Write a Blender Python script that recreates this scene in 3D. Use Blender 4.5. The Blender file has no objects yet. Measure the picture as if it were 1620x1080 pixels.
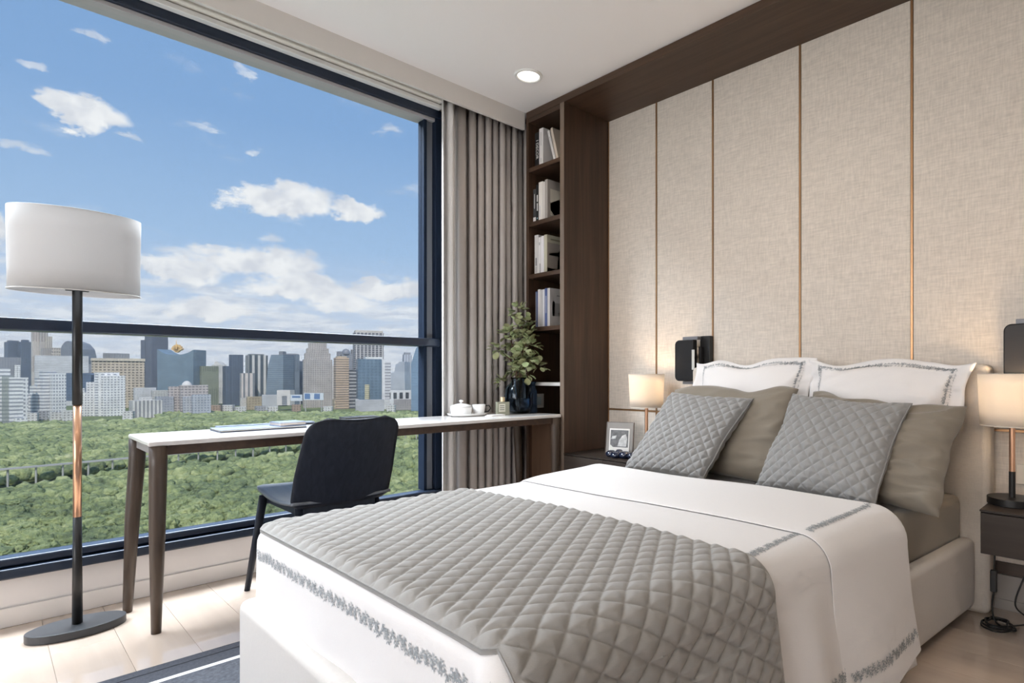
import bpy, bmesh, math, random
import numpy as np
from mathutils import Vector, Matrix, noise as mnoise

sc = bpy.context.scene
col = sc.collection
random.seed(7)
rng = np.random.default_rng(7)
PI = math.pi

# ------------------------------------------------------------------ camera
FPX, CXP, HYP, CAMZ = 921.0, 980.0, 592.5, 1.02
YAW = math.atan2(840.0, math.sqrt(840.0 * 1010.0))
CS, CC = math.sin(YAW), math.cos(YAW)
cam_d = bpy.data.cameras.new('camera')
cam_d.sensor_width = 36.0
cam_d.lens = FPX / 1620 * 36
cam_d.shift_x = (810 - CXP) / 1620
cam_d.shift_y = (HYP - 540) / 1620
cam_d.clip_start = 0.05
cam_d.clip_end = 20000
cam = bpy.data.objects.new('camera', cam_d)
col.objects.link(cam)
cam.location = (0, 0, CAMZ)
cam.rotation_euler = (PI / 2, 0, YAW)
sc.camera = cam
sc.view_settings.view_transform = 'Standard'
sc.view_settings.look = 'None'
sc.view_settings.gamma = 1.0
sc.view_settings.use_curve_mapping = False
sc.view_settings.exposure = 0.0
sc.cycles.max_bounces = 7
sc.cycles.diffuse_bounces = 3
sc.cycles.glossy_bounces = 3
sc.cycles.transmission_bounces = 6
sc.cycles.caustics_reflective = False
sc.cycles.caustics_refractive = False
sc.cycles.use_adaptive_sampling = True
sc.cycles.adaptive_threshold = 0.1
sc.cycles.adaptive_min_samples = 12

# ------------------------------------------------------------------ sky
def build_world():
    w = bpy.data.worlds.new('sky')
    sc.world = w
    w.use_nodes = True
    nt = w.node_tree
    N, L = nt.nodes, nt.links
    N.clear()
    def math_n(op, a, b=None, clamp=False):
        n = N.new('ShaderNodeMath'); n.operation = op; n.use_clamp = clamp
        for i, v in enumerate((a, b)):
            if v is None: continue
            if isinstance(v, (int, float)): n.inputs[i].default_value = v
            else: L.new(v, n.inputs[i])
        return n.outputs[0]
    def sstep(v, lo, hi):
        n = N.new('ShaderNodeMapRange'); n.interpolation_type = 'SMOOTHSTEP'
        L.new(v, n.inputs[0]); n.inputs[1].default_value = lo; n.inputs[2].default_value = hi
        return n.outputs[0]
    def mix(f, a, b):
        n = N.new('ShaderNodeMix'); n.data_type = 'RGBA'
        for s, v in ((0, f), (6, a), (7, b)):
            if isinstance(v, (int, float)): n.inputs[s].default_value = v
            elif isinstance(v, tuple): n.inputs[s].default_value = (*v, 1)
            else: L.new(v, n.inputs[s])
        return n.outputs[2]
    def noise(vec, scale, detail, rough=0.6):
        n = N.new('ShaderNodeTexNoise'); n.inputs['Scale'].default_value = scale
        n.inputs['Detail'].default_value = detail; n.inputs['Roughness'].default_value = rough
        L.new(vec, n.inputs['Vector'])
        return n.outputs['Fac']
    def comb(x, y, z):
        n = N.new('ShaderNodeCombineXYZ')
        for i, v in enumerate((x, y, z)):
            if isinstance(v, (int, float)): n.inputs[i].default_value = v
            else: L.new(v, n.inputs[i])
        return n.outputs[0]
    tc = N.new('ShaderNodeTexCoord')
    sp = N.new('ShaderNodeSeparateXYZ'); L.new(tc.outputs['Generated'], sp.inputs[0])
    dx, dy, dz = sp.outputs
    az = math_n('ARCTAN2', dy, math_n('MULTIPLY', dx, -1))
    el = math_n('ARCSINE', dz)
    ae = comb(az, math_n('MULTIPLY', el, 2.2), 0)
    n1 = noise(ae, 16, 8, 0.62)
    n2 = noise(comb(math_n('ADD', az, 3.1), el, 1.7), 26, 6, 0.6)
    azw = math_n('ADD', az, math_n('MULTIPLY', math_n('SUBTRACT', n1, 0.5), 0.055))
    elw = math_n('ADD', el, math_n('MULTIPLY', math_n('SUBTRACT', n2, 0.5), 0.04))
    # cumulus: azimuth from the window normal, elevation, half widths (radians), strength
    blobs = CLOUDS
    M = MW = None
    for a0, e0, sa, se, k in blobs:
        qa = math_n('POWER', math_n('MULTIPLY', math_n('SUBTRACT', azw, a0), 1 / sa), 2)
        dq = math_n('SUBTRACT', elw, e0)
        # flatter underside: lower half falls off faster
        low = math_n('MULTIPLY', math_n('MINIMUM', dq, 0), 1.35 / se)
        up = math_n('MULTIPLY', math_n('MAXIMUM', dq, 0), 1 / se)
        qe = math_n('ADD', math_n('POWER', low, 2), math_n('POWER', up, 2))
        m = math_n('SUBTRACT', 1, math_n('ADD', qa, qe))
        if k < .75: MW = m if MW is None else math_n('MAXIMUM', MW, m)
        else: M = m if M is None else math_n('MAXIMUM', M, m)
    M = math_n('MAXIMUM', M, -1.5)
    MW = math_n('MAXIMUM', MW, -1.5)
    dens = sstep(math_n('ADD', M, math_n('MULTIPLY', math_n('SUBTRACT', n1, 0.5), 2.6)), -0.05, 0.62)
    n3 = noise(comb(az, math_n('MULTIPLY', el, 3.5), 5.0), 22, 7, 0.65)
    wisp = math_n('MULTIPLY', sstep(math_n('ADD', MW, math_n('MULTIPLY', math_n('SUBTRACT', n3, 0.5), 4.5)), 0.0, 1.3), 0.62)
    dens = math_n('MAXIMUM', dens, wisp)
    # layered cloud bank towards the horizon and thin wisps overhead (whole dome)
    inv = math_n('DIVIDE', 1, math_n('ADD', math_n('MAXIMUM', dz, 0), 0.10))
    pl = comb(math_n('MULTIPLY', dx, inv), math_n('MULTIPLY', dy, inv), 0)
    nb = noise(pl, 1.9, 9, 0.6)
    cover = math_n('SUBTRACT', 0.60, math_n('MULTIPLY', sstep(el, 0.23, 0.03), 0.24))
    bank = sstep(math_n('SUBTRACT', nb, cover), -0.02, 0.16)
    bank = math_n('MULTIPLY', bank, 0.85)
    sky = N.new('ShaderNodeValToRGB')
    L.new(math_n('DIVIDE', el, 1.2), sky.inputs[0])
    cr = sky.color_ramp
    cr.elements[0].position = 0.0; cr.elements[0].color = (0.68, 0.75, 0.86, 1)
    cr.elements[1].position = 1.0; cr.elements[1].color = (0.10, 0.24, 0.58, 1)
    for p, c in ((0.07, (0.58, 0.69, 0.86)), (0.16, (0.37, 0.55, 0.81)), (0.3, (0.245, 0.42, 0.715)), (0.5, (0.20, 0.37, 0.67))):
        e = cr.elements.new(p); e.color = (*c, 1)
    lit = sstep(n2, 0.32, 0.6)
    c_cum = mix(lit, (0.70, 0.73, 0.80), (0.93, 0.94, 0.96))
    nb2 = noise(pl, 3.3, 6, 0.6)
    c_bank = mix(sstep(nb2, 0.35, 0.62), (0.60, 0.66, 0.77), (0.87, 0.90, 0.95))
    s = mix(bank, sky.outputs[0], c_bank)
    s = mix(dens, s, c_cum)
    s = mix(sstep(dz, 0.0, -0.02), s, (0.35, 0.42, 0.40))
    bg = N.new('ShaderNodeBackground'); bg.inputs[1].default_value = 1.0
    L.new(s, bg.inputs[0])
    out = N.new('ShaderNodeOutputWorld'); L.new(bg.outputs[0], out.inputs[0])

def sky_blob(x0, x1, y0, y1, k=1.0):
    """an azimuth/elevation patch of sky, worked out once from the view"""
    def ae(x, y):
        r, u = (x - CXP) / FPX, (HYP - y) / FPX
        d = Vector((CC * r - CS, CS * r + CC, u)).normalized()
        return math.atan2(d.y, -d.x), math.asin(d.z)
    a0, e0 = ae((x0 + x1) / 2, (y0 + y1) / 2)
    al, _ = ae(x0, (y0 + y1) / 2); ar, _ = ae(x1, (y0 + y1) / 2)
    _, et = ae((x0 + x1) / 2, y0); _, eb = ae((x0 + x1) / 2, y1)
    return (a0, e0, abs(ar - al) / 2 * 1.08, abs(et - eb) / 2 * 1.08, k)
CLOUDS = [sky_blob(*b) for b in (
    (62, 212, 150, 208), (95, 165, 170, 218), (180, 235, 212, 230, .6),
    (340, 520, 295, 352), (400, 535, 288, 350), (520, 612, 318, 358),
    (288, 348, 188, 210, .5), (372, 408, 98, 126, .55), (436, 470, 113, 130, .5), (598, 640, 196, 218, .55),
    (388, 420, 229, 244, .4), (115, 175, 48, 70, .45), (30, 78, 97, 113, .35), (-10, 80, 227, 246, .4),
    (220, 360, 396, 455), (300, 520, 388, 446), (380, 560, 432, 480), (555, 690, 440, 486), (470, 600, 455, 500),
    (-40, 16, 325, 400), (250, 420, 470, 512, .8), (150, 260, 452, 500, .7), (405, 445, 368, 392, .4))]
# more of the same fair-weather cumulus round the rest of the dome
for _ in range(14):
    CLOUDS.append((rng.uniform(1.0, 2 * PI - 0.9) - (2 * PI if rng.random() < .5 else 0), rng.uniform(0.18, 0.7), rng.uniform(.06, .16), rng.uniform(.025, .06), 1.0))
CLOUDS = [c if -PI < c[0] < PI else ((c[0] + PI) % (2 * PI) - PI, *c[1:]) for c in CLOUDS]
build_world()

sun_d = bpy.data.lights.new('sun', 'SUN')
sun_d.energy = 3.2; sun_d.angle = 0.01; sun_d.color = (1.0, 0.95, 0.87)
sun = bpy.data.objects.new('sun', sun_d); col.objects.link(sun)
sun.rotation_euler = Vector((-0.62, 0.35, -0.75)).to_track_quat('-Z', 'Y').to_euler()

def area(name, loc, direction, sx, sy, power, color):
    d = bpy.data.lights.new(name, 'AREA'); d.shape = 'RECTANGLE'; d.size = sx; d.size_y = sy
    d.energy = power; d.color = color
    o = bpy.data.objects.new(name, d); col.objects.link(o)
    o.location = loc; o.rotation_euler = Vector(direction).to_track_quat('-Z', 'Y').to_euler()
    return o
# added area lamps: one boosts the window's daylight, one fills from behind the viewer
area('window_fill', (-4.85, 0.4, 4.8), (1.0, 0.05, -1.05), 6.5, 2.4, 1900, (0.86, 0.93, 1.0))
area('rear_fill', (-1.2, -5.6, 1.9), (0.0, 1.0, -0.03), 5.2, 3.0, 320, (1.0, 0.97, 0.94))

# ------------------------------------------------------------------ materials
MATS = {}
def pm(name, c, rough=0.5, metal=0.0, var=None, bump=None, spec=0.5, coat=0.0, trans=0.0, emit=None, weave=None, wood=None, ior=1.45, sheen=0.0):
    """procedural Principled material. var=(scale, amount), bump=(scale, strength), weave=(scale, amount), wood=(scale, amount, axis)"""
    if name in MATS: return MATS[name]
    m = bpy.data.materials.new(name); m.use_nodes = True
    N, L = m.node_tree.nodes, m.node_tree.links
    b = N['Principled BSDF']
    b.inputs['Base Color'].default_value = (*c, 1)
    b.inputs['Roughness'].default_value = rough
    b.inputs['Metallic'].default_value = metal
    b.inputs['Specular IOR Level'].default_value = spec
    b.inputs['Coat Weight'].default_value = coat
    b.inputs['Transmission Weight'].default_value = trans
    b.inputs['IOR'].default_value = ior
    b.inputs['Sheen Weight'].default_value = sheen
    if emit: b.inputs['Emission Color'].default_value = (*emit[0], 1); b.inputs['Emission Strength'].default_value = emit[1]
    tc = N.new('ShaderNodeTexCoord')
    src = None
    def add_var(fac, lo, hi, prev):
        r = N.new('ShaderNodeMapRange'); L.new(fac, r.inputs[0]); r.inputs[1].default_value = .25; r.inputs[2].default_value = .75
        r.inputs[3].default_value = lo; r.inputs[4].default_value = hi
        mx = N.new('ShaderNodeMix'); mx.data_type = 'RGBA'; mx.blend_type = 'MULTIPLY'; mx.inputs[0].default_value = 1
        if prev is None: mx.inputs[6].default_value = (*c, 1)
        else: L.new(prev, mx.inputs[6])
        L.new(r.outputs[0], mx.inputs[7])
        return mx.outputs[2]
    bump_src = None
    if var:
        n = N.new('ShaderNodeTexNoise'); n.inputs['Scale'].default_value = var[0]; n.inputs['Detail'].default_value = 5
        L.new(tc.outputs['Object'], n.inputs['Vector'])
        src = add_var(n.outputs['Fac'], 1 - var[1], 1 + var[1], src)
    if wood:
        mp = N.new('ShaderNodeMapping'); s = [wood[0]] * 3; s[wood[2]] = wood[0] * 0.05
        mp.inputs['Scale'].default_value = s
        L.new(tc.outputs['Object'], mp.inputs['Vector'])
        n = N.new('ShaderNodeTexNoise'); n.inputs['Scale'].default_value = 1; n.inputs['Detail'].default_value = 6; n.inputs['Distortion'].default_value = .6
        L.new(mp.outputs[0], n.inputs['Vector'])
        src = add_var(n.outputs['Fac'], 1 - wood[1], 1 + wood[1], src)
        bump_src = n.outputs['Fac']; bs = .12
        oi = N.new('ShaderNodeObjectInfo')
        r = N.new('ShaderNodeMapRange'); L.new(oi.outputs['Random'], r.inputs[0]); r.inputs[3].default_value = 1 - wood[1] * .35; r.inputs[4].default_value = 1 + wood[1] * .35
        mx = N.new('ShaderNodeMix'); mx.data_type = 'RGBA'; mx.blend_type = 'MULTIPLY'; mx.inputs[0].default_value = 1
        L.new(src, mx.inputs[6]); L.new(r.outputs[0], mx.inputs[7]); src = mx.outputs[2]
    if weave:
        hs = []
        for sc3 in ((weave[0] * .12, weave[0] * .12, weave[0]), (weave[0], weave[0], weave[0] * .12)):
            mp = N.new('ShaderNodeMapping'); mp.inputs['Scale'].default_value = sc3
            L.new(tc.outputs['Object'], mp.inputs['Vector'])
            n = N.new('ShaderNodeTexNoise'); n.inputs['Scale'].default_value = 1; n.inputs['Detail'].default_value = 3
            L.new(mp.outputs[0], n.inputs['Vector']); hs.append(n.outputs['Fac'])
        ad = N.new('ShaderNodeMath'); ad.operation = 'ADD'; L.new(hs[0], ad.inputs[0]); L.new(hs[1], ad.inputs[1])
        hf = N.new('ShaderNodeMath'); hf.operation = 'MULTIPLY'; L.new(ad.outputs[0], hf.inputs[0]); hf.inputs[1].default_value = .5
        src = add_var(hf.outputs[0], 1 - weave[1], 1 + weave[1], src)
        bump_src = hf.outputs[0]; bs = .25
    if bump:
        n = N.new('ShaderNodeTexNoise'); n.inputs['Scale'].default_value = bump[0]; n.inputs['Detail'].default_value = 4
        L.new(tc.outputs['Object'], n.inputs['Vector']); bump_src = n.outputs['Fac']; bs = bump[1]
    if src is not None: L.new(src, b.inputs['Base Color'])
    if bump_src is not None:
        bp = N.new('ShaderNodeBump'); bp.inputs['Strength'].default_value = bs; bp.inputs['Distance'].default_value = .004
        L.new(bump_src, bp.inputs['Height']); L.new(bp.outputs[0], b.inputs['Normal'])
    MATS[name] = m
    return m

def glass_mat(name, tint=(.97, .98, .98)):
    m = bpy.data.materials.new(name); m.use_nodes = True
    N, L = m.node_tree.nodes, m.node_tree.links
    N.clear()
    t = N.new('ShaderNodeBsdfTransparent'); t.inputs[0].default_value = (*tint, 1)
    o = N.new('ShaderNodeOutputMaterial'); L.new(t.outputs[0], o.inputs[0])
    return m

def shade_mat(name, c, tfac=.5):
    m = bpy.data.materials.new(name); m.use_nodes = True
    N, L = m.node_tree.nodes, m.node_tree.links
    N.clear()
    d = N.new('ShaderNodeBsdfDiffuse'); d.inputs[0].default_value = (*c, 1)
    t = N.new('ShaderNodeBsdfTranslucent'); t.inputs[0].default_value = (*c, 1)
    mx = N.new('ShaderNodeMixShader'); mx.inputs[0].default_value = tfac
    L.new(d.outputs[0], mx.inputs[1]); L.new(t.outputs[0], mx.inputs[2])
    tc = N.new('ShaderNodeTexCoord'); n = N.new('ShaderNodeTexNoise'); n.inputs['Scale'].default_value = 220
    L.new(tc.outputs['Object'], n.inputs['Vector'])
    bp = N.new('ShaderNodeBump'); bp.inputs['Strength'].default_value = .08; bp.inputs['Distance'].default_value = .002
    L.new(n.outputs['Fac'], bp.inputs['Height']); L.new(bp.outputs[0], d.inputs['Normal'])
    o = N.new('ShaderNodeOutputMaterial'); L.new(mx.outputs[0], o.inputs[0])
    return m

# ------------------------------------------------------------------ mesh helpers
class MB:
    def __init__(s): s.v = []; s.f = []
    def add(s, vs, fs):
        o = len(s.v); s.v += [tuple(p) for p in vs]; s.f += [tuple(i + o for i in f) for f in fs]; return s
    def box(s, x0, x1, y0, y1, z0, z1):
        vs = [(x, y, z) for z in (z0, z1) for y in (y0, y1) for x in (x0, x1)]
        return s.add(vs, [(0, 2, 3, 1), (4, 5, 7, 6), (0, 1, 5, 4), (2, 6, 7, 3), (0, 4, 6, 2), (1, 3, 7, 5)])
    def prism(s, poly, z0, z1):
        n = len(poly)
        a = sum(poly[i][0] * poly[(i + 1) % n][1] - poly[(i + 1) % n][0] * poly[i][1] for i in range(n))
        if a < 0: poly = poly[::-1]
        vs = [(x, y, z0) for x, y in poly] + [(x, y, z1) for x, y in poly]
        return s.add(vs, [tuple(range(n))[::-1], tuple(range(n, 2 * n))] + [(i, (i + 1) % n, (i + 1) % n + n, i + n) for i in range(n)])
    def extrude(s, pts, vec):
        n = len(pts); vec = Vector(vec)
        vs = [Vector(p) for p in pts]; vs += [p + vec for p in vs]
        return s.add(vs, [tuple(range(n)), tuple(range(n, 2 * n))[::-1]] + [((i + 1) % n, i, i + n, (i + 1) % n + n) for i in range(n)])
    def cyl(s, p0, p1, r0, r1=None, n=20, caps=True):
        r1 = r0 if r1 is None else r1
        p0, p1 = Vector(p0), Vector(p1); d = (p1 - p0).normalized()
        a = d.orthogonal().normalized(); b = d.cross(a)
        vs = []
        for p, r in ((p0, r0), (p1, r1)):
            vs += [p + (a * math.cos(2 * PI * i / n) + b * math.sin(2 * PI * i / n)) * r for i in range(n)]
        fs = [(i, (i + 1) % n, (i + 1) % n + n, i + n) for i in range(n)]
        if caps: fs += [tuple(range(n))[::-1], tuple(range(n, 2 * n))]
        return s.add(vs, fs)
    def lathe(s, prof, c=(0, 0, 0), n=32, sx=1.0, sy=1.0):
        k = len(prof)
        vs = [(c[0] + r * sx * math.cos(2 * PI * i / n), c[1] + r * sy * math.sin(2 * PI * i / n), c[2] + z) for i in range(n) for r, z in prof]
        fs = []
        for i in range(n):
            j = (i + 1) % n
            for q in range(k - 1): fs.append((i * k + q, j * k + q, j * k + q + 1, i * k + q + 1))
        return s.add(vs, fs)
    def tube(s, path, r, n=8, caps=True):
        path = [Vector(p) for p in path]; m = len(path)
        rs = r if isinstance(r, (list, tuple)) else [r] * m
        vs = []; a = None
        for i, p in enumerate(path):
            d = (path[min(i + 1, m - 1)] - path[max(i - 1, 0)]).normalized()
            if a is None: a = d.orthogonal().normalized()
            a = (a - d * a.dot(d)).normalized(); b = d.cross(a)
            vs += [p + (a * math.cos(2 * PI * k / n) + b * math.sin(2 * PI * k / n)) * rs[i] for k in range(n)]
        fs = [(i * n + k, i * n + (k + 1) % n, (i + 1) * n + (k + 1) % n, (i + 1) * n + k) for i in range(m - 1) for k in range(n)]
        if caps: fs += [tuple(range(n))[::-1], tuple(range((m - 1) * n, m * n))]
        return s.add(vs, fs)
    def grid(s, fn, nu, nv, wrap_v=False):
        vs = [fn(i / nu, j / nv) for i in range(nu + 1) for j in range(nv + (0 if wrap_v else 1))]
        k = nv if wrap_v else nv + 1
        fs = [(i * k + j, (i + 1) * k + j, (i + 1) * k + (j + 1) % k, i * k + (j + 1) % k) for i in range(nu) for j in range(nv)]
        return s.add(vs, fs)
    def build(s, name, mat, parent=None, smooth=False, bevel=0, seg=2, solid=0, origin=None, local=False):
        me = bpy.data.meshes.new(name)
        off = Vector((0, 0, 0))
        if parent is not None:
            if not local:
                p = parent
                while p is not None: off += p.location; p = p.parent
        elif origin is None:
            a = np.array(s.v); off = Vector(((a[:, 0].min() + a[:, 0].max()) / 2, (a[:, 1].min() + a[:, 1].max()) / 2, a[:, 2].min()))
        else: off = Vector(origin)
        vs = (np.array(s.v, dtype=float) - np.array(off)).tolist()
        me.from_pydata(vs, [], s.f); me.update()
        bm = bmesh.new(); bm.from_mesh(me)
        if len(bm.faces) < 30000: bmesh.ops.recalc_face_normals(bm, faces=bm.faces)
        bm.to_mesh(me); bm.free()
        if smooth:
            for p in me.polygons: p.use_smooth = True
        if mat is not None: me.materials.append(mat)
        o = bpy.data.objects.new(name, me); col.objects.link(o)
        if parent is not None: o.parent = parent
        else: o.location = off
        if bevel:
            md = o.modifiers.new('bevel', 'BEVEL'); md.width = bevel; md.segments = seg; md.limit_method = 'ANGLE'; md.angle_limit = .6
            if smooth or seg > 1:
                for p in me.polygons: p.use_smooth = True
                md.harden_normals = True
        if solid:
            md = o.modifiers.new('thickness', 'SOLIDIFY'); md.thickness = solid; md.offset = 0
        return o

def tag(o, label, cat, group=None):
    o['label'] = label; o['category'] = cat
    if group: o['group'] = group
    return o
def thing(name, label, cat, loc, rotz=0, group=None):
    o = bpy.data.objects.new(name, None); col.objects.link(o)
    o.empty_display_size = .05
    o.location = loc; o.rotation_euler = (0, 0, rotz)
    return tag(o, label, cat, group)
def structure(o): o['kind'] = 'structure'; return o
def empty_structure(name, loc):
    o = bpy.data.objects.new(name, None); col.objects.link(o); o.location = loc; o.empty_display_size = .05
    return structure(o)
def bx(*a): return MB().box(*a)
def instance(src, name, loc, rot=(0, 0, 0), scale=(1, 1, 1), parent=None):
    o = bpy.data.objects.new(name, src.data if hasattr(src, 'data') else src); col.objects.link(o)
    o.location = loc; o.rotation_euler = rot; o.scale = scale
    if parent is not None: o.parent = parent
    return o

# palette
M_wall = pm('painted_wall', (.84, .81, .78), .7, bump=(180, .05))
M_ceil = pm('painted_ceiling', (.93, .89, .87), .75, bump=(150, .04))
M_floor = pm('pale_oak_plank', (.60, .485, .40), .22, wood=(9, .12, 0), coat=1.0)
M_gap = pm('floor_joint', (.40, .33, .28), .8)
M_panel = pm('woven_beige_wallcovering', (.655, .585, .515), .85, weave=(150, .19))
M_backing = pm('dark_backing', (.10, .07, .05), .8)
M_bronze = pm('bronze_strip', (.42, .235, .12), .35, .75)
M_wood = pm('dark_walnut', (.060, .033, .020), .42, wood=(30, .35, 2))
M_woodh = pm('dark_walnut_horizontal', (.060, .033, .020), .42, wood=(30, .35, 0))
M_edge = pm('walnut_edge', (.17, .125, .095), .45, wood=(40, .2, 2))
M_black = pm('black_metal', (.012, .011, .011), .38)
M_frame = pm('dark_window_aluminium', (.012, .021, .042), .34, metal=.0, coat=.3)
M_jamb = pm('matt_jamb_aluminium', (.014, .022, .040), .75, spec=.08)
M_frame2 = pm('grey_window_aluminium', (.20, .21, .24), .6)
M_copper = pm('brushed_copper', (.72, .42, .27), .28, .9)
M_white = pm('white_lacquer', (.80, .79, .77), .3)
M_blind = pm('blind_fabric', (.80, .76, .69), .8, weave=(300, .05))
M_glass = glass_mat('window_glass')

# ------------------------------------------------------------------ room shell
XW, YWALL, YF, ZC = -3.42, 3.0, 2.58, 2.86      # window face, headboard wall, joinery front, ceiling
XCOVE, XR_WALL, YB = -3.25, 1.9, -2.3

floor = structure(bx(-3.6, XR_WALL + .1, YB - .1, YWALL + .1, -.12, -.012).build('floor', M_gap, origin=(0, 0, 0)))
pw, plen = .19, 1.32
row = 0; y = YB
while y < YWALL:
    x = -3.45 - (row * .47 % plen)
    while x < XR_WALL:
        x0, x1 = max(x, -3.45), min(x + plen, XR_WALL)
        if x1 - x0 > .03:
            cx, cy = (x0 + x1) / 2, y + pw / 2
            b = MB().box(x0 + .0004 - cx, x1 - .0004 - cx, -pw / 2 + .0004, pw / 2 - .0004, -.012, 0)
            o = b.build('floor_plank', M_floor, floor, local=True, bevel=.0005, seg=1)
            o.location = (cx, cy, 0)
        x += plen
    y += pw; row += 1

ceiling = structure(bx(XCOVE, XR_WALL + .1, YB - .1, YWALL + .1, ZC, ZC + .12).build('ceiling', M_ceil))
t = structure(bx(-3.62, XCOVE - .001, YB - .1, YWALL + .1, ZC + .04, ZC + .12).build('trim_1', M_ceil))
t = structure(bx(XCOVE - .022, XCOVE, YB, YF - .002, 2.741, ZC + .04).build('trim_2', pm('cove_paint', (.74, .70, .66), .7), bevel=.002))
wall_right = structure(bx(XR_WALL, XR_WALL + .12, YB, YWALL, 0, ZC).build('wall_right', M_wall))
wb = MB().box(-3.55, -2.95, YB - .12, YB, 0, ZC).box(.55, XR_WALL, YB - .12, YB, 0, ZC).box(-2.95, .55, YB - .12, YB, 0, .5).box(-2.95, .55, YB - .12, YB, 2.6, ZC)  # rear opening added so the fill lamp can shine in
structure(wb.build('wall_back', M_wall))

# window wall: low upstand with skirting, pier behind the curtain, lintel
ww = MB().box(XW - .16, XW + .002, YB, 2.05, 0, .2).box(XW - .16, XW - .04, 2.05, YWALL, 0, ZC + .04).box(XW - .16, XW - .04, YB, 2.05, 2.7225, ZC + .04)
wall_window = structure(ww.build('wall_window', pm('upstand_paint', (.78, .74, .72), .6)))
structure(bx(XW + .003, XW + .014, YB, 2.52, 0, .078).build('baseboard_window', pm('skirting_paint', (.80, .76, .73), .5), bevel=.003))

win = empty_structure('window_1', (XW, 0, .2))
bx(XW - .06, XW + .05, YB, 2.05, .2, .242).build('sill_profile', M_frame, win, bevel=.008)
bx(XW - .06, XW + .025, YB, 2.05, .2435, .281).build('sill_profile', M_frame, win, bevel=.012)
bx(XW - .10, XW + .010, YB, 2.05, 2.652, 2.672).build('head_frame', pm('light_grey_aluminium', (.42, .41, .42), .5), win, bevel=.002)
bx(XW - .10, XW + .03, YB, 2.05, 2.6725, 2.722).build('head_frame', M_frame, win, bevel=.003)
bx(XW - .08, XW + .03, YB, 2.0, 1.200, 1.252).build('transom', M_frame, win, bevel=.008)
bx(XW - .08, XW - .005, 1.905, 1.925, .281, 2.652).build('jamb', M_jamb, win, bevel=.002)
bx(XW - .10, XW - .02, 1.9255, 1.972, .281, 2.652).build('jamb', M_frame2, win, bevel=.002)
bx(XW - .08, XW + .02, 1.9725, 2.05, .281, 2.672).build('jamb', M_jamb, win, bevel=.002)
bx(XW - .10, XW - .01, -1.30, -1.22, .281, 2.652).build('mullion', M_frame, win, bevel=.002)
for y0, y1 in ((-1.22, 1.905), (YB, -1.30)):
    for z0, z1 in ((.281, 1.200), (1.252, 2.652)):
        bx(XW - .046, XW - .038, y0, y1, z0, z1).build('glass_pane', M_glass, win)

blind = thing('roller_blind', 'cream roller blind rolled up along the top of the big window', 'blind', (XW + .06, 0, 2.745))
bx(XW + .034, XW + .10, YB, 1.985, 2.748, 2.893).build('cassette', M_blind, blind, bevel=.01)
bx(XW + .034, XW + .075, YB, 1.985, 2.716, 2.742).build('bottom_bar', pm('blind_bar', (.80, .79, .77), .4), blind, bevel=.004)

# headboard wall with woven panels and bronze strips
wall_head = structure(bx(-3.6, XR_WALL, YWALL + .03, YWALL + .14, 0, ZC).build('wall_headboard', M_backing))
xs = [-2.843, -2.407, -1.968, -1.408, -.843, -.28, .28, .84, 1.40, XR_WALL]
for i in range(len(xs) - 1):
    for z0, z1 in ((.783, 2.815), (.205, .772)):
        bx(xs[i] + .006, xs[i + 1] - .006, YWALL, YWALL + .029, z0, z1).build('wall_panel', M_panel, wall_head, bevel=.004)
    if i: bx(xs[i] - .005, xs[i] + .005, YWALL - .002, YWALL + .028, .205, 2.815).build('bronze_strip', M_bronze, wall_head)
bx(-2.842, -2.836, YWALL - .004, YWALL + .028, .205, 2.815).build('bronze_strip', M_bronze, wall_head)
bx(xs[0], XR_WALL, YWALL - .001, YWALL + .027, .7725, .7825).build('bronze_strip', M_bronze, wall_head)
structure(MB().box(-2.842, XR_WALL, YWALL - .004, YWALL + .028, .0, .150).box(-2.842, XR_WALL, YWALL - .010, YWALL - .003, .0, .045).build('baseboard_headboard', pm('taupe_skirting', (.36, .325, .295), .5), bevel=.002))
structure(bx(-2.842, XR_WALL, YWALL + .004, YWALL + .028, .152, .203).build('trim_3', M_woodh))
structure(bx(-3.24, XR_WALL, YF, YWALL + .028, 2.812, ZC - .001).build('trim_4', M_woodh, bevel=.002))

# ------------------------------------------------------------------ ceiling downlights
M_disc = pm('downlight_diffuser', (1, .96, .88), .5, emit=((1.0, .93, .82), 2.5))
def downlight(x, y, label, power):
    t = thing('downlight', label, 'ceiling light', (x, y, ZC - .012), group='recessed ceiling downlights')
    prof = [(.066, .012), (.086, .012), (.084, .004), (.078, 0), (.070, .001), (.066, .006), (.066, .012)]
    MB().lathe(prof, (x, y, ZC - .012), 36).build('trim_ring', M_white, t, smooth=True)
    MB().cyl((x, y, ZC - .005), (x, y, ZC - .001), .0655, n=32).build('diffuser', M_disc, t)
    d = bpy.data.lights.new('downlight_lamp', 'SPOT'); d.energy = power; d.spot_size = 2.3; d.spot_blend = 1.0; d.shadow_soft_size = .06; d.color = (1.0, .88, .74)
    o = bpy.data.objects.new('downlight_lamp', d); col.objects.link(o); o.parent = t; o.location = (0, 0, -.01)
    return t
downlight(-2.825, 2.267, 'round recessed downlight in the white ceiling beside the bookcase', 10)
for x, y in ((-1.35, 2.1), (.1, 2.1), (-1.35, .5), (.1, .5), (-1.35, -1.1), (.1, -1.1)):  # unseen downlights added to brighten the room
    downlight(x, y, 'added fill downlight out of view above the bed side of the room', 19)

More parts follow.
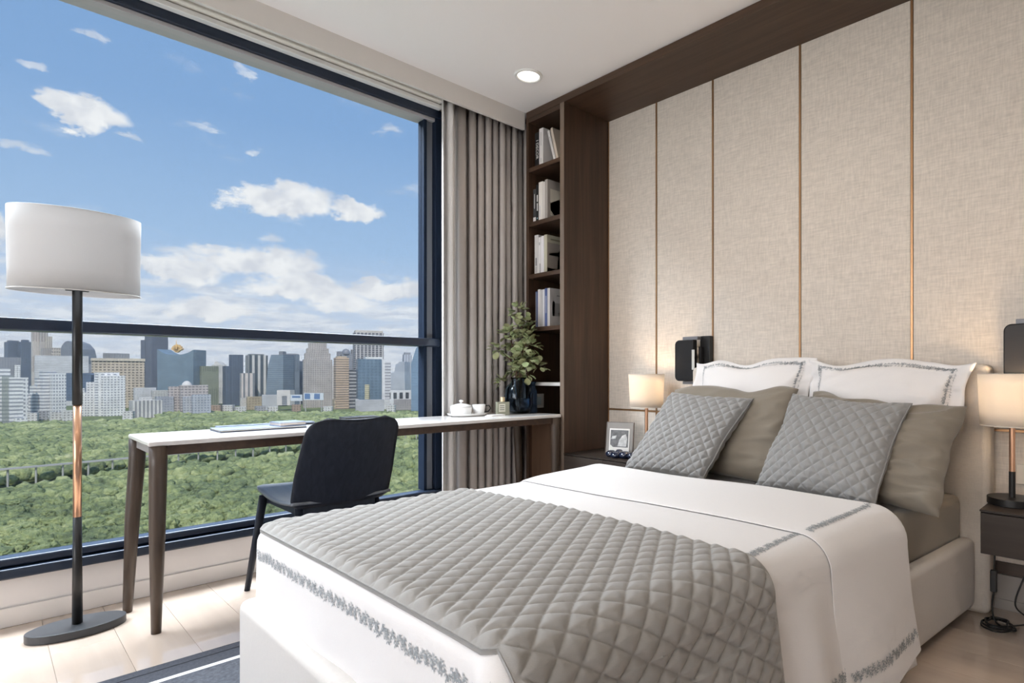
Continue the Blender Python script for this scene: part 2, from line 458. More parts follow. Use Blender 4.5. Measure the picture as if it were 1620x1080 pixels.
# ------------------------------------------------------------------ bookcase
bc = thing('bookcase', 'tall dark walnut bookcase built in beside the curtain', 'bookcase', (-3.06, 2.79, 0))
bx(-2.880, -2.8435, YF, YWALL + .027, 0, 2.811).build('side_panel', M_wood, bc, bevel=.002)
bx(-2.8805, -2.843, YF - .004, YF - .0005, 0, 2.811).build('edge_strip', M_edge, bc)
bx(-3.24, -3.215, YF, YWALL + .027, 0, 2.811).build('side_panel', M_wood, bc, bevel=.002)
bx(-3.215, -2.880, YWALL - .06, YWALL - .04, 0, 2.811).build('back_panel', M_wood, bc)
bx(-3.215, -2.880, YF + .002, YWALL - .06, 2.78, 2.811).build('shelf', M_woodh, bc)
SH = [2.464, 2.084, 1.720, 1.350]
for z in SH:
    bx(-3.215, -2.880, YF + .004, YWALL - .06, z - .03, z).build('shelf', M_woodh, bc, bevel=.002)
bx(-3.215, -2.880, YF + .010, YWALL - .06, .945, .968).build('shelf', pm('white_shelf', (.62, .60, .58), .4), bc, bevel=.002)
bx(-3.215, -2.880, YF + .03, YF + .05, 0, .74).build('lower_front_panel', pm('brown_walnut', (.115, .066, .040), .42, wood=(26, .3, 2)), bc)
sp_ = thing('wall_switch', 'white switch plate inside the bookcase niche behind the blue vase', 'switch', (-3.213, 2.69, .80))
bx(-3.2145, -3.206, 2.62, 2.715, .785, .885).build('plate', pm('switch_white', (.80, .79, .77), .4), sp_, bevel=.003)
bx(-3.2055, -3.202, 2.650, 2.685, .808, .862).build('rocker', pm('switch_key', (.60, .70, .74), .3), sp_, bevel=.002)

# books ------------------------------------------------------------
M_page = pm('page_block', (.70, .66, .58), .9, bump=(400, .1))
def book(x0, x1, zb, h, c, label, depth=.21, y0=2.615, tilt=0, spine=None, cover=None, art=None):
    """upright book: spine faces the room; tilt leans it about its foot"""
    w = x1 - x0; mx = (x0 + x1) / 2
    t = thing('book', label, 'book', (mx, y0 + depth / 2, zb + .0005), group='books in the walnut bookcase')
    t.rotation_euler = (0, tilt, 0)
    m = pm('book_cloth_%02x%02x%02x' % tuple(int(q * 255) for q in c), c, .6)
    hw, d = w / 2, depth / 2
    cv = MB().box(-hw, -hw + .003, -d, d, 0, h).box(hw - .003, hw, -d, d, 0, h).box(-hw + .003, hw - .003, -d, -d + .004, 0, h)
    cvo = cv.build('cover', m, t, local=True)
    MB().box(-hw + .0032, hw - .0032, -d + .0042, d - .004, .003, h - .003).build('page_block', M_page, t, local=True)
    if spine:
        for sx0, sx1, z0, z1, sc_ in spine:
            sm = pm('spine_print_%02x%02x%02x' % tuple(int(q * 255) for q in sc_), sc_, .6)
            MB().box(-hw + sx0 * w, -hw + sx1 * w, -d - .0006, -d + .001, z0 * h, z1 * h).build('spine_print', sm, cvo, local=True)
    if art:
        for poly, ac in art:
            am = pm('cover_print_%02x%02x%02x' % tuple(int(q * 255) for q in ac), ac, .55)
            MB().extrude([(hw + .0006, -d + u * depth, v * h) for u, v in poly], (-.001, 0, 0)).build('cover_print', am, cvo, local=True)
    return t, cvo
K, W_, CR, NV = (.014, .014, .016), (.74, .71, .70), (.60, .54, .47), (.07, .10, .24)
GR = (.30, .29, .29)
R4 = lambda u0, u1, v0, v1: [(u0, v0), (u1, v0), (u1, v1), (u0, v1)]
# top shelf
z = SH[0]
t, cvo = book(-3.186, -3.142, z, .245, K, 'black book with white DECOR lettering on the top bookcase shelf')
fc = bpy.data.curves.new('lettering', 'FONT'); fc.body = 'I DECOR'; fc.size = .034; fc.extrude = .0004; fc.align_x = 'CENTER'; fc.align_y = 'CENTER'
fo = bpy.data.objects.new('tmp', fc); col.objects.link(fo)
bpy.context.view_layer.update()
me = bpy.data.meshes.new_from_object(fo.evaluated_get(bpy.context.evaluated_depsgraph_get()))
bpy.data.objects.remove(fo)
me.materials.append(pm('white_lettering', (.75, .74, .72), .6))
lo = bpy.data.objects.new('spine_lettering', me); col.objects.link(lo); lo.parent = cvo
lo.matrix_local = Matrix.Translation((0.002, -.105 - .0012, .125)) @ Matrix.Rotation(PI / 2, 4, 'Y') @ Matrix.Rotation(PI / 2, 4, 'X')
book(-3.140, -3.098, z, .262, W_, 'thick white book standing upright on the top bookcase shelf', spine=[(.35, .55, .55, .9, (.5, .49, .48)), (.35, .55, .1, .22, (.5, .49, .48))])
book(-2.985, -2.967, z, .235, W_, 'thin white book leaning left on the top bookcase shelf', tilt=-.30, spine=[(.3, .7, .2, .8, (.45, .43, .42))])
book(-2.958, -2.938, z, .242, (.56, .48, .40), 'cream covered book leaning left on the top bookcase shelf', tilt=-.27)
# second shelf
z = SH[1]
book(-3.205, -3.176, z, .235, (.06, .06, .065), 'dark grey book with white spine base, second shelf of the bookcase', spine=[(0.02, .98, .005, .16, W_), (.35, .65, .42, .86, (.5, .5, .5))])
book(-3.174, -3.147, z, .262, K, 'black book with white spine letters, second shelf of the bookcase', spine=[(.3, .7, .30, .50, (.66, .65, .64)), (.3, .7, .54, .72, (.66, .65, .64)), (.3, .7, .08, .12, (.3, .45, .5))])
book(-3.145, -3.103, z, .272, (.74, .70, .66), 'fat cream book in the middle of the second bookcase shelf', spine=[(.2, .35, .12, .4, (.52, .52, .58))])
book(-3.101, -3.080, z, .266, (.64, .60, .57), 'pale taupe slim book, second shelf of the bookcase')
zeb = [(R4(.12, 1, .12, .78), (.64, .60, .52)), ([(.12, .42), (.95, .74), (1, .30), (.35, .10), (.12, .25)], (.02, .018, .018))]
for q in range(4): zeb.append(([(.2 + .18 * q, .40 - .03 * q), (.26 + .18 * q, .44), (.45 + .15 * q, .22), (.40 + .15 * q, .2)], (.55, .52, .48)))
for q, (p_, c_) in enumerate(zeb): pass
book(-3.078, -3.052, z, .276, (.38, .345, .32), 'taupe book with black and cream striped cover, second bookcase shelf', art=zeb[:2] + zeb[3:5])
# third shelf
z = SH[2]
book(-3.190, -3.150, z, .275, (.62, .60, .58), 'tall pale grey book with dark spine letters, third bookcase shelf', spine=[(.25, .6, .22, .42, (.2, .2, .2)), (.25, .6, .04, .2, (.42, .40, .40))])
book(-3.148, -3.124, z, .255, W_, 'white book with a black spine stroke, third bookcase shelf', spine=[(.55, .8, .02, .28, (.12, .12, .13)), (.2, .7, .78, .86, (.4, .4, .4))])
book(-3.122, -3.090, z, .258, (.78, .75, .76), 'bright white book next to the horse cover, third bookcase shelf')
hrs = [(R4(.02, 1, .02, .80), (.36, .315, .28)), (R4(.02, 1, .02, .13), (.46, .30, .17)), ([(.45, .13), (.58, .13), (.62, .40), (.86, .42), (.90, .13), (1, .13), (1, .78), (.62, .78), (.50, .58), (.10, .52), (.08, .47), (.48, .47)], (.012, .010, .010)), (R4(.15, .95, .87, .91), (.25, .23, .16))]
book(-3.088, -3.058, z, .262, (.52, .49, .38), 'book with a black horse on its cover, third bookcase shelf', art=hrs)
# fourth shelf
z = SH[3]
book(-3.180, -3.157, z, .250, NV, 'navy book at the left of the fourth bookcase shelf', spine=[(.1, .4, .02, .98, (.35, .37, .42))])
book(-3.155, -3.128, z, .262, (.70, .67, .66), 'white book beside the navy one, fourth bookcase shelf')
book(-3.126, -3.104, z, .256, (.55, .53, .53), 'pale grey slim book, fourth bookcase shelf')
book(-3.102, -3.083, z, .258, (.72, .71, .74), 'white slim book touching the blue book, fourth bookcase shelf')
book(-3.081, -3.055, z, .264, (.10, .135, .30), 'blue spined book in the middle of the fourth bookcase shelf', spine=[(.25, .75, .35, .8, (.30, .34, .46))])
fig = [(R4(.1, 1, .28, .62), (.38, .36, .35)), ([(.12, .28), (.2, .28), (.22, .62), (.16, .68), (.1, .6)], (.03, .03, .03)), ([(.34, .36), (.5, .4), (.55, .62), (.62, .62), (.6, .36), (.72, .3), (.4, .3)], (.04, .04, .045)), (R4(.3, .85, .80, .83), (.3, .29, .29))]
book(-3.053, -3.028, z, .262, (.60, .57, .55), 'pale book with a grey figure photograph on its cover, fourth bookcase shelf', art=fig)

# ------------------------------------------------------------------ curtains
M_drape = pm('taupe_curtain_cloth', (.50, .455, .43), .9, weave=(700, .07), sheen=.2)
M_sheer = shade_mat('sheer_curtain_cloth', (.80, .79, .78), .35)
def curtain(name, label, path_fn, y0, y1, nseg, mat, z0, z1):
    def fn(u, v):
        x, y = path_fn(u, v)
        return (x, y, z0 + (z1 - z0) * v)
    mb = MB().grid(fn, nseg, 14)
    return tag(mb.build(name, mat, smooth=True, solid=.003), label, 'curtain')
fold_c = [0]
ph = 0.0
random.seed(3)
# pleats: irregular widths, wider towards the window
knots = [0, .165, .28, .38, .475, .565, .65, .74, .83, .915, 1.0]
def drape(u, v):
    for i in range(len(knots) - 1):
        if u <= knots[i + 1] + 1e-9: break
    a = (u - knots[i]) / (knots[i + 1] - knots[i])
    amp = .042 * (1 - .25 * math.sin(3.3 * i)) * (.85 + .15 * (1 - v))
    x = -3.378 + amp * -math.cos(2 * PI * a) + .004 * math.sin(3 * v + i)
    y = 2.085 + (2.70 - 2.085) * u + .016 * math.sin(4 * PI * a) * (1 - u * .4) + .008 * math.sin(5 * v + 2 * i) * (1 - v) * u
    return x, y
curtain('curtain', 'taupe pleated curtain hanging between the big window and the bookcase', drape, 2.05, 2.55, 260, M_drape, .012, 2.83)
def sheer(u, v):
    return -3.318 + .022 * math.cos(2 * PI * u * 1.5 + .3 * v) , 1.960 + .105 * u + .006 * math.sin(6 * PI * u + 2 * v)
curtain('sheer_curtain', 'narrow off white sheer curtain gathered at the window jamb', sheer, 0, 1, 40, pm('sheer_linen', (.70, .68, .67), .9, weave=(500, .08)), .012, 2.83)

# ------------------------------------------------------------------ desk
ZD = .760
desk = thing('desk', 'long narrow desk with white stone top and tapered dark wooden legs at the window', 'desk', (-3.08, 1.5, 0))
bx(-3.315, -2.862, .435, 2.573, ZD - .020, ZD).build('desk_top', pm('white_quartz', (.80, .77, .75), .16, var=(14, .04), coat=.3), desk, bevel=.006, seg=3)
for a in ((-2.895, -2.880, .48, 2.53), (-3.295, -3.280, .48, 2.53)):
    bx(a[0], a[1], a[2], a[3], ZD - .058, ZD - .0205).build('apron', M_woodh, desk, bevel=.002)
for a in (.455, 2.51):
    bx(-3.265, -2.915, a, a + .015, ZD - .058, ZD - .0205).build('apron', pm('apron_end', (.30, .28, .27), .5), desk, bevel=.002)
M_leg = pm('stained_leg_wood', (.075, .052, .038), .38, wood=(40, .35, 2))
for lx, ly, bx_, by_ in ((-2.888, .470, -2.902, .466), (-3.285, .462, -3.250, .424), (-2.888, 2.540, -2.888, 2.545), (-3.288, 2.540, -3.262, 2.545)):
    prof = [Vector((lx, ly, ZD - .0205)), Vector((lx, ly, ZD - .1)), Vector(((lx + bx_) / 2, (ly + by_) / 2, .40)), Vector((bx_, by_, .0))]
    MB().tube(prof, [.030, .0295, .0265, .0165], 20).build('leg', M_leg, desk, smooth=True)

# desk things
bk = thing('magazine', 'large grey blue portfolio lying flat at the left end of the desk', 'portfolio', (-3.12, .88, ZD + .0005), 0)
MB().box(-.125, .055, -.16, .20, 0, .004).build('back_cover', pm('navy_board', (.03, .045, .09), .35), bk, local=True, bevel=.001)
MB().box(-.120, .050, -.155, .197, .0041, .009).build('page_block', M_page, bk, local=True)
MB().box(-.125, .055, -.16, .20, .0091, .012).build('front_cover', pm('grey_blue_board', (.26, .31, .40), .5), bk, local=True, bevel=.001)
bk = thing('notebook', 'dark thin folder lying at the window edge of the desk', 'folder', (-3.285, .95, ZD + .0005), 0)
MB().box(-.03, .034, -.20, .24, 0, .006).build('cover', pm('black_board', (.02, .02, .03), .35), bk, local=True, bevel=.001)
MB().box(-.027, .031, -.195, .235, .0061, .014).build('page_block', pm('blue_grey_pages', (.22, .26, .34), .6), bk, local=True, bevel=.001)
bk = thing('book', 'small blue book lying on top of the grey blue portfolio', 'book', (-3.13, 1.0, ZD + .013), .12)
MB().box(-.055, .06, -.045, .075, 0, .003).build('cover', pm('slate_blue_cloth', (.17, .22, .33), .5), bk, local=True)
MB().box(-.052, .058, -.043, .073, .0031, .015).build('page_block', pm('buff_pages', (.48, .42, .38), .8), bk, local=True)
MB().box(-.055, .06, -.045, .075, .0151, .018).build('cover', pm('slate_blue_cloth2', (.22, .27, .37), .5), bk, local=True)
bk = thing('tablet', 'black tablet resting on papers on the desk behind the chair', 'tablet', (-3.235, 1.34, ZD + .0005), -.1)
MB().box(-.075, .07, -.10, .08, 0, .014).build('paper_stack', pm('grey_papers', (.48, .47, .47), .7), bk, local=True, bevel=.001)
MB().box(-.06, .06, -.02, .17, .0142, .028).build('body', M_black, bk, local=True, bevel=.003)
MB().box(-.052, .045, .03, .16, .0281, .0295).build('screen', pm('dark_screen', (.05, .055, .065), .12), bk, local=True)

M_china = pm('white_china', (.84, .83, .82), .12, coat=.5)
tr = thing('serving_tray', 'white oval serving tray on the desk under the tea set', 'tray', (-3.190, 2.075, ZD + .0005))
MB().lathe([(0, .004), (.105, .004), (.135, .018), (.140, .018), (.112, .0), (0, 0)], (-3.190, 2.075, ZD + .0005), 40, .72, 1.0).build('tray_body', M_china, tr, smooth=True)
su = thing('sugar_bowl', 'white china bowl with knobbed lid on the oval tray', 'bowl', (-3.195, 2.03, ZD + .005))
c = (-3.195, 2.03, ZD + .005)
MB().lathe([(0, 0), (.055, 0), (.064, .006), (.066, .05), (.063, .055), (.060, .055), (.060, .01), (0, .01)], c, 36).build('body', M_china, su, smooth=True)
lid = MB().lathe([(.065, .0555), (.060, .064), (.030, .073), (.008, .076), (0, .076)], c, 36).build('lid', M_china, su, smooth=True)
MB().lathe([(.006, .0762), (.006, .082), (.013, .086), (.014, .091), (.009, .096), (0, .097)], c, 20).build('knob', M_china, lid, smooth=True)
cu = thing('teacup', 'white teacup with black handle beside the lidded bowl', 'cup', (-3.165, 2.140, ZD + .005))
c = (-3.165, 2.140, ZD + .005)
MB().lathe([(0, 0), (.028, 0), (.034, .008), (.042, .065), (.040, .066), (.031, .010), (0, .006)], c, 30).build('body', M_china, cu, smooth=True)
MB().tube([(c[0] + .02, c[1] + .035, c[2] + .056), (c[0] + .028, c[1] + .057, c[2] + .058), (c[0] + .033, c[1] + .066, c[2] + .04), (c[0] + .027, c[1] + .053, c[2] + .02), (c[0] + .016, c[1] + .031, c[2] + .018)], .0045, 8).build('handle', M_black, cu, smooth=True)
cd = thing('card_stack', 'small stack of white cards on the desk in front of the perfume', 'cards', (-3.06, 2.19, ZD + .0005))
for i in range(2):
    MB().box(-.03 + .004 * i, .03, -.055 + .01 * i, .055, .004 * i, .0035 + .004 * i).build('card', pm('card_white', (.80, .78, .76), .5), cd, local=True)
pf = thing('perfume_bottle', 'square clear perfume bottle with gold cap next to the blue vase', 'perfume', (-3.085, 2.265, ZD + .0005), -.35)
MB().box(-.019, .019, -.042, .042, 0, .085).build('bottle', pm('perfume_glass', (.62, .62, .48), .08, trans=.55, ior=1.3), pf, local=True, bevel=.004)
MB().box(.0192, .0200, -.030, .012, .022, .072).build('label', pm('perfume_label', (.62, .60, .50), .6), pf, local=True)
for zz in (.058, .045, .033):
    MB().box(.0201, .0206, -.024, .006, zz, zz + .005).build('label_print', pm('label_ink', (.16, .16, .14), .6), pf, local=True)
MB().cyl((0, 0, .0852), (0, 0, .115), .015, n=24).build('cap', pm('gold_cap', (.78, .62, .40), .3, .5), pf, local=True, bevel=.002)

# vase and greenery
VX, VY = -3.150, 2.445
VC = (VX, VY, ZD + .0005)
M_blueglass = pm('blue_glass', (.45, .58, .72), .03, trans=1.0, ior=1.3)
va = thing('vase', 'round dark blue glass vase holding leafy branches on the desk', 'vase', VC)
MB().lathe([(0, 0), (.070, 0), (.084, .012), (.096, .06), (.098, .12), (.086, .175), (.060, .205), (.048, .222), (.056, .240), (.052, .241), (.043, .223), (.054, .203), (.080, .172), (.091, .12), (.089, .06), (.075, .018), (0, .012)], VC, 40).build('glass_body', M_blueglass, va, smooth=True)
MB().lathe([(0, .014), (.072, .018), (.086, .06), (.088, .10), (0, .10)], VC, 32).build('water', pm('vase_water', (.22, .34, .50), .05, trans=.9, ior=1.33), va, smooth=True)
BB = (-3.115, 2.535, ZD + .0005)
vb = thing('glass_bottle', 'slim dark blue glass bottle standing behind the round vase', 'bottle', BB)
MB().lathe([(0, 0), (.028, 0), (.031, .008), (.031, .14), (.026, .16), (.020, .17), (.020, .20), (.026, .205), (.026, .212), (0, .212)], BB, 28).build('glass_body', pm('deep_blue_glass', (.05, .10, .20), .05, trans=.7, ior=1.33), vb, smooth=True)

# leaf mesh shared by every leaf
lf = MB()
lp = [(0, 0, 0), (.011, .009, .003), (.016, .020, .004), (.010, .031, .001), (0, .034, -.002), (-.010, .031, .001), (-.016, .020, .004), (-.011, .009, .003), (0, .018, 0)]
lf.add(lp, [(0, 1, 8), (1, 2, 8), (2, 3, 8), (3, 4, 8), (4, 5, 8), (5, 6, 8), (6, 7, 8), (7, 0, 8)])
def leaf_mesh(name, mat):
    me = bpy.data.meshes.new(name); me.from_pydata(lf.v, [], lf.f)
    for p in me.polygons: p.use_smooth = True
    me.materials.append(mat); return me
LEAF = [leaf_mesh('leaf', pm('leaf_green', (.36, .43, .22), .55)), leaf_mesh('leaf', pm('leaf_pale_green', (.52, .56, .32), .55)), leaf_mesh('leaf', pm('leaf_olive', (.30, .31, .16), .55))]
M_stem = pm('twig_brown', (.10, .055, .03), .7)
random.seed(11)
def branch(label, pts, clusters):
    base = Vector((VX, VY, ZD + .015))
    t = thing('leafy_branch', label, 'branch', base, group='leafy branches in the blue vase')
    P = [base] + [Vector(p) for p in pts]
    MB().tube(P, [.004] * (len(P) - 1) + [.0015], 7).build('stem', M_stem, t, smooth=True)
    for cx, cy, cz, n, r in clusters:
        cpos = Vector((cx, cy, cz))
        near = min(P, key=lambda q: (q - cpos).length)
        if (near - cpos).length > .02: MB().tube([near, (near + cpos) / 2 + Vector((0, 0, .008)), cpos], .0016, 6).build('twig', M_stem, t, smooth=True)
        for k in range(int(n * 2.1)):
            d = Vector((random.gauss(0, 1), random.gauss(0, 1), random.gauss(0, .9))); d.normalize()
            p = cpos + d * r * random.uniform(.3, 1)
            q = (d + Vector((0, 0, .25)) + Vector((random.uniform(-.4, .4), random.uniform(-.4, .4), random.uniform(-.3, .3)))).to_track_quat('Y', 'Z')
            s = random.uniform(1.15, 1.7)
            o = bpy.data.objects.new('leaf', random.choice(LEAF)); col.objects.link(o)
            o.parent = t; o.location = p - base; o.rotation_euler = q.to_euler(); o.scale = (s, s, s)
H0 = ZD
branch('tallest leafy branch rising from the blue vase', [(VX + .005, VY, H0 + .25), (VX + .02, VY + .02, H0 + .42), (VX + .005, VY + .02, H0 + .60), (VX - .015, VY + .01, H0 + .71)],
       [(VX - .02, VY + .01, H0 + .70, 11, .05), (VX - .01, VY + .01, H0 + .58, 9, .045), (VX + .02, VY + .03, H0 + .52, 9, .045), (VX + .01, VY + .01, H0 + .40, 10, .05)])
branch('branch with a leaf tuft at the right top of the vase greenery', [(VX + .01, VY + .01, H0 + .25), (VX + .03, VY + .03, H0 + .45), (VX + .045, VY + .045, H0 + .60)],
       [(VX + .05, VY + .05, H0 + .62, 7, .032), (VX + .06, VY + .03, H0 + .53, 10, .045), (VX + .07, VY + .04, H0 + .46, 10, .045), (VX + .04, VY + .02, H0 + .34, 10, .045)])
branch('branch carrying a lone leaf sprig towards the window', [(VX - .02, VY - .01, H0 + .25), (VX - .05, VY - .03, H0 + .36), (VX - .10, VY - .075, H0 + .42)],
       [(VX - .11, VY - .09, H0 + .44, 8, .036), (VX - .02, VY - .02, H0 + .36, 9, .042), (VX - .03, VY - .01, H0 + .28, 8, .04)])
branch('branch with a middle leaf cluster over the curtain side', [(VX - .015, VY - .005, H0 + .26), (VX - .04, VY - .02, H0 + .45), (VX - .06, VY - .03, H0 + .53)],
       [(VX - .07, VY - .035, H0 + .54, 9, .042), (VX - .03, VY - .01, H0 + .49, 9, .045), (VX + .0, VY + .0, H0 + .30, 10, .045)])
branch('branch with a drooping leaf sprig towards the bookcase', [(VX + .02, VY + .015, H0 + .25), (VX + .07, VY + .05, H0 + .33), (VX + .11, VY + .08, H0 + .33)],
       [(VX + .12, VY + .085, H0 + .32, 8, .036), (VX + .06, VY + .04, H0 + .37, 9, .042), (VX + .05, VY + .03, H0 + .27, 7, .035)])
branch('short sprig drooping over the left rim of the vase', [(VX - .04, VY - .03, H0 + .245), (VX - .075, VY - .062, H0 + .235)], [(VX - .085, VY - .072, H0 + .215, 6, .026)])

# ------------------------------------------------------------------ chair
M_chair = pm('black_stained_ply', (.016, .019, .028), .45, spec=.22, wood=(50, .3, 2))
ch = thing('chair', 'black plywood chair with curved back pushed under the desk', 'chair', (-2.9, 1.09, 0))
def shell(u, v):
    """seat and backrest are separate sheets; this is the backrest"""
    yv = (u - .5) * 2
    half = .213 - .018 * max(0, v - .35) / .65
    # rounded corners
    z = .448 + .390 * v - .009 * (1 - yv * yv) * v
    cor = .05
    w = half
    if v > 1 - .17:
        q = (v - (1 - .17)) / .17; w = half - .075 * (1 - math.sqrt(max(0, 1 - q * q)))
    if v < .10:
        q = (.10 - v) / .10; w = half - .03 * (1 - math.sqrt(max(0, 1 - q * q)))
    x = -2.665 + .135 * v + .03 * v * v + -.030 * (1 - yv * yv) * .0 + .028 * (yv * yv) * -1
    return (x, 1.092 + yv * w, z)
MB().grid(shell, 24, 24).build('backrest', M_chair, ch, smooth=True, solid=.012)
def seat(u, v):
    yv = (u - .5) * 2
    w = .215 - .012 * v
    if v > .88:
        q = (v - .88) / .12; w -= .04 * (1 - math.sqrt(max(0, 1 - q * q)))
    x = -2.66 - .545 * v
    z = .468 - .020 * math.sin(PI * min(1, v * 1.1)) + .006 * yv * yv + .004 * v
    return (x, 1.092 + yv * w, z)
MB().grid(seat, 20, 24).build('seat', pm('sky_sheen_seat_ply', (.13, .14, .16), .28, wood=(50, .2, 0)), ch, smooth=True, solid=.013)  # seat colour lightened and blued to carry the sky's reflection
for sy in (-1, 1):
    MB().tube([(-2.72, 1.092 + sy * .165, .445), (-2.60, 1.092 + sy * .20, 0.0)], [.019, .012], 16).build('leg', M_chair, ch, smooth=True)
    MB().tube([(-3.12, 1.092 + sy * .185, .445), (-3.155, 1.092 + sy * .245, 0.0)], [.019, .012], 16).build('leg', M_chair, ch, smooth=True)
    MB().box(-3.12, -2.70, 1.092 + sy * .165 - .011, 1.092 + sy * .165 + .011, .412, .440).build('seat_rail', M_chair, ch, bevel=.003)
MB().box(-2.715, -2.693, .935, 1.249, .405, .443).build('cross_rail', M_chair, ch, bevel=.003)
MB().box(-3.13, -3.108, .92, 1.264, .405, .440).build('cross_rail', M_chair, ch, bevel=.003)

# ------------------------------------------------------------------ floor lamp
LX, LY = -3.155, .258
fl = thing('floor_lamp', 'tall floor lamp with oval white shade and black and copper pole', 'lamp', (LX, LY, 0))
def oval(a, b, c, z, n=56): return [(c[0] + a * math.cos(2 * PI * i / n), c[1] + b * math.sin(2 * PI * i / n)) for i in range(n)]
MB().prism(oval(.094, .150, (LX, LY), 0), 0, .032).build('base', pm('grey_black_base', (.040, .042, .047), .40), fl, bevel=.003)
MB().tube([(LX, LY, .0322), (LX, LY, .455)], [.0165, .0135], 20).build('pole', M_black, fl, smooth=True)
MB().tube([(LX, LY, .4551), (LX, LY, .900)], .0135, 20).build('copper_sleeve', M_copper, fl, smooth=True)
MB().tube([(LX, LY, .9001), (LX, LY, 1.372)], .0155, 20).build('pole', M_black, fl, smooth=True)
bx(LX - .012, LX + .012, LY - .035, LY + .035, 1.352, 1.366).build('shade_bracket', M_black, fl, bevel=.002)
bx(LX - .004, LX + .004, LY - .193, LY + .193, 1.3665, 1.3705).build('shade_bar', M_white, fl)
MB().tube([(LX, LY, 1.3725), (LX, LY, 1.40)], .014, 14).build('lamp_holder', M_black, fl, smooth=True)
SHD = shade_mat('white_shade_fabric', (.70, .685, .68), .30)
def shd(v, u):
    a = 2 * PI * u
    k = 1 - .02 * (1 - v)
    return (LX + .122 * k * math.cos(a), LY + .197 * k * math.sin(a), 1.345 + .310 * v)
so = MB().grid(shd, 4, 72, wrap_v=True).build('shade', SHD, fl, smooth=True, solid=.002)
for zz in (1.345, 1.655):
    MB().tube([(LX + .121 * math.cos(2 * PI * i / 48), LY + .196 * math.sin(2 * PI * i / 48), zz) for i in range(49)], .0022, 6, False).build('shade_rim', pm('rim_white', (.70, .68, .66), .6), so, smooth=True)

# ------------------------------------------------------------------ rug
rug = thing('rug', 'dark grey woven rug with thin white border stripe at the foot of the bed', 'rug', (-1.6, .0, 0))
M_rug = pm('rug_charcoal', (.062, .066, .082), .95, weave=(900, .5), bump=(700, .5))
RX0, RX1, RY0, RY1 = -2.555, -.6, -1.4, 1.9
def ring(x0, x1, y0, y1, w, z0, z1):
    return MB().box(x0, x0 + w, y0, y1, z0, z1).box(x1 - w, x1, y0, y1, z0, z1).box(x0 + w, x1 - w, y0, y0 + w, z0, z1).box(x0 + w, x1 - w, y1 - w, y1, z0, z1)
ring(RX0, RX1, RY0, RY1, .045, 0, .009).build('border', M_rug, rug)
ring(RX0 + .045, RX1 - .045, RY0 + .045, RY1 - .045, .007, 0, .008).build('border_line', pm('rug_black', (.02, .02, .027), .95), rug)
ring(RX0 + .052, RX1 - .052, RY0 + .052, RY1 - .052, .075, 0, .009).build('border', M_rug, rug)
ring(RX0 + .127, RX1 - .127, RY0 + .127, RY1 - .127, .022, 0, .0095).build('stripe', pm('rug_cream', (.70, .68, .66), .95, bump=(700, .4)), rug)
bx(RX0 + .149, RX1 - .149, RY0 + .149, RY1 - .149, 0, .009).build('field', pm('rug_field', (.085, .090, .108), .95, weave=(700, .7), bump=(500, .6)), rug)

# ------------------------------------------------------------------ bed
M_uph = pm('cream_upholstery', (.64, .605, .575), .8, weave=(700, .05))
M_head = pm('beige_headboard_fabric', (.60, .54, .475), .85, weave=(420, .10))
def XRL(y): return -.605 + .10 * (y - 2.3)          # outer face of the right rail
XL, YFOOT = -2.09, .535
bed = thing('bed', 'double bed with cream upholstered frame and padded headboard', 'bed', (-1.3, 1.7, 0))
zr = .325
MB().prism([(XL, YFOOT), (XRL(YFOOT), YFOOT), (XRL(YFOOT + .075), YFOOT + .075), (XL, YFOOT + .075)], .03, zr).build('footboard', M_uph, bed, bevel=.028, seg=4)
MB().prism([(XL, YFOOT + .076), (XL + .07, YFOOT + .076), (XL + .07, 2.859), (XL, 2.859)], .03, zr).build('side_rail', M_uph, bed, bevel=.028, seg=4)
MB().prism([(XRL(YFOOT + .076) - .07, YFOOT + .076), (XRL(YFOOT + .076), YFOOT + .076), (XRL(2.859), 2.859), (XRL(2.859) - .07, 2.859)], .03, zr).build('side_rail', M_uph, bed, bevel=.028, seg=4)
bx(-2.03, -.50, 2.86, 2.985, .0, 1.066).build('headboard', M_head, bed, bevel=.03, seg=4)
MB().prism([(XL + .075, YFOOT + .08), (XRL(YFOOT + .08) - .075, YFOOT + .08), (XRL(2.85) - .075, 2.85), (XL + .075, 2.85)], .10, .30).build('base', pm('bed_base_cloth', (.25, .24, .23), .9), bed)
for fx, fy in ((-2.0, .62), (-.85, .62), (-2.0, 2.7), (-.66, 2.7)):
    MB().cyl((fx, fy, .0097 if fy < 1.8 else 0), (fx, fy, .099), .025, n=16).build('foot', M_black, bed)

M_sage = pm('sage_cotton', (.225, .190, .148), .75, weave=(900, .05), sheen=.3)
ma = MB().prism([(XL + .078, .625), (XRL(.625) - .078, .625), (XRL(2.85) - .05, 2.852), (XL + .078, 2.852)], .3005, .505)
tag(ma.build('mattress', M_sage, bevel=.035, seg=4), 'mattress in a smooth sage fitted sheet on the cream bed', 'mattress')

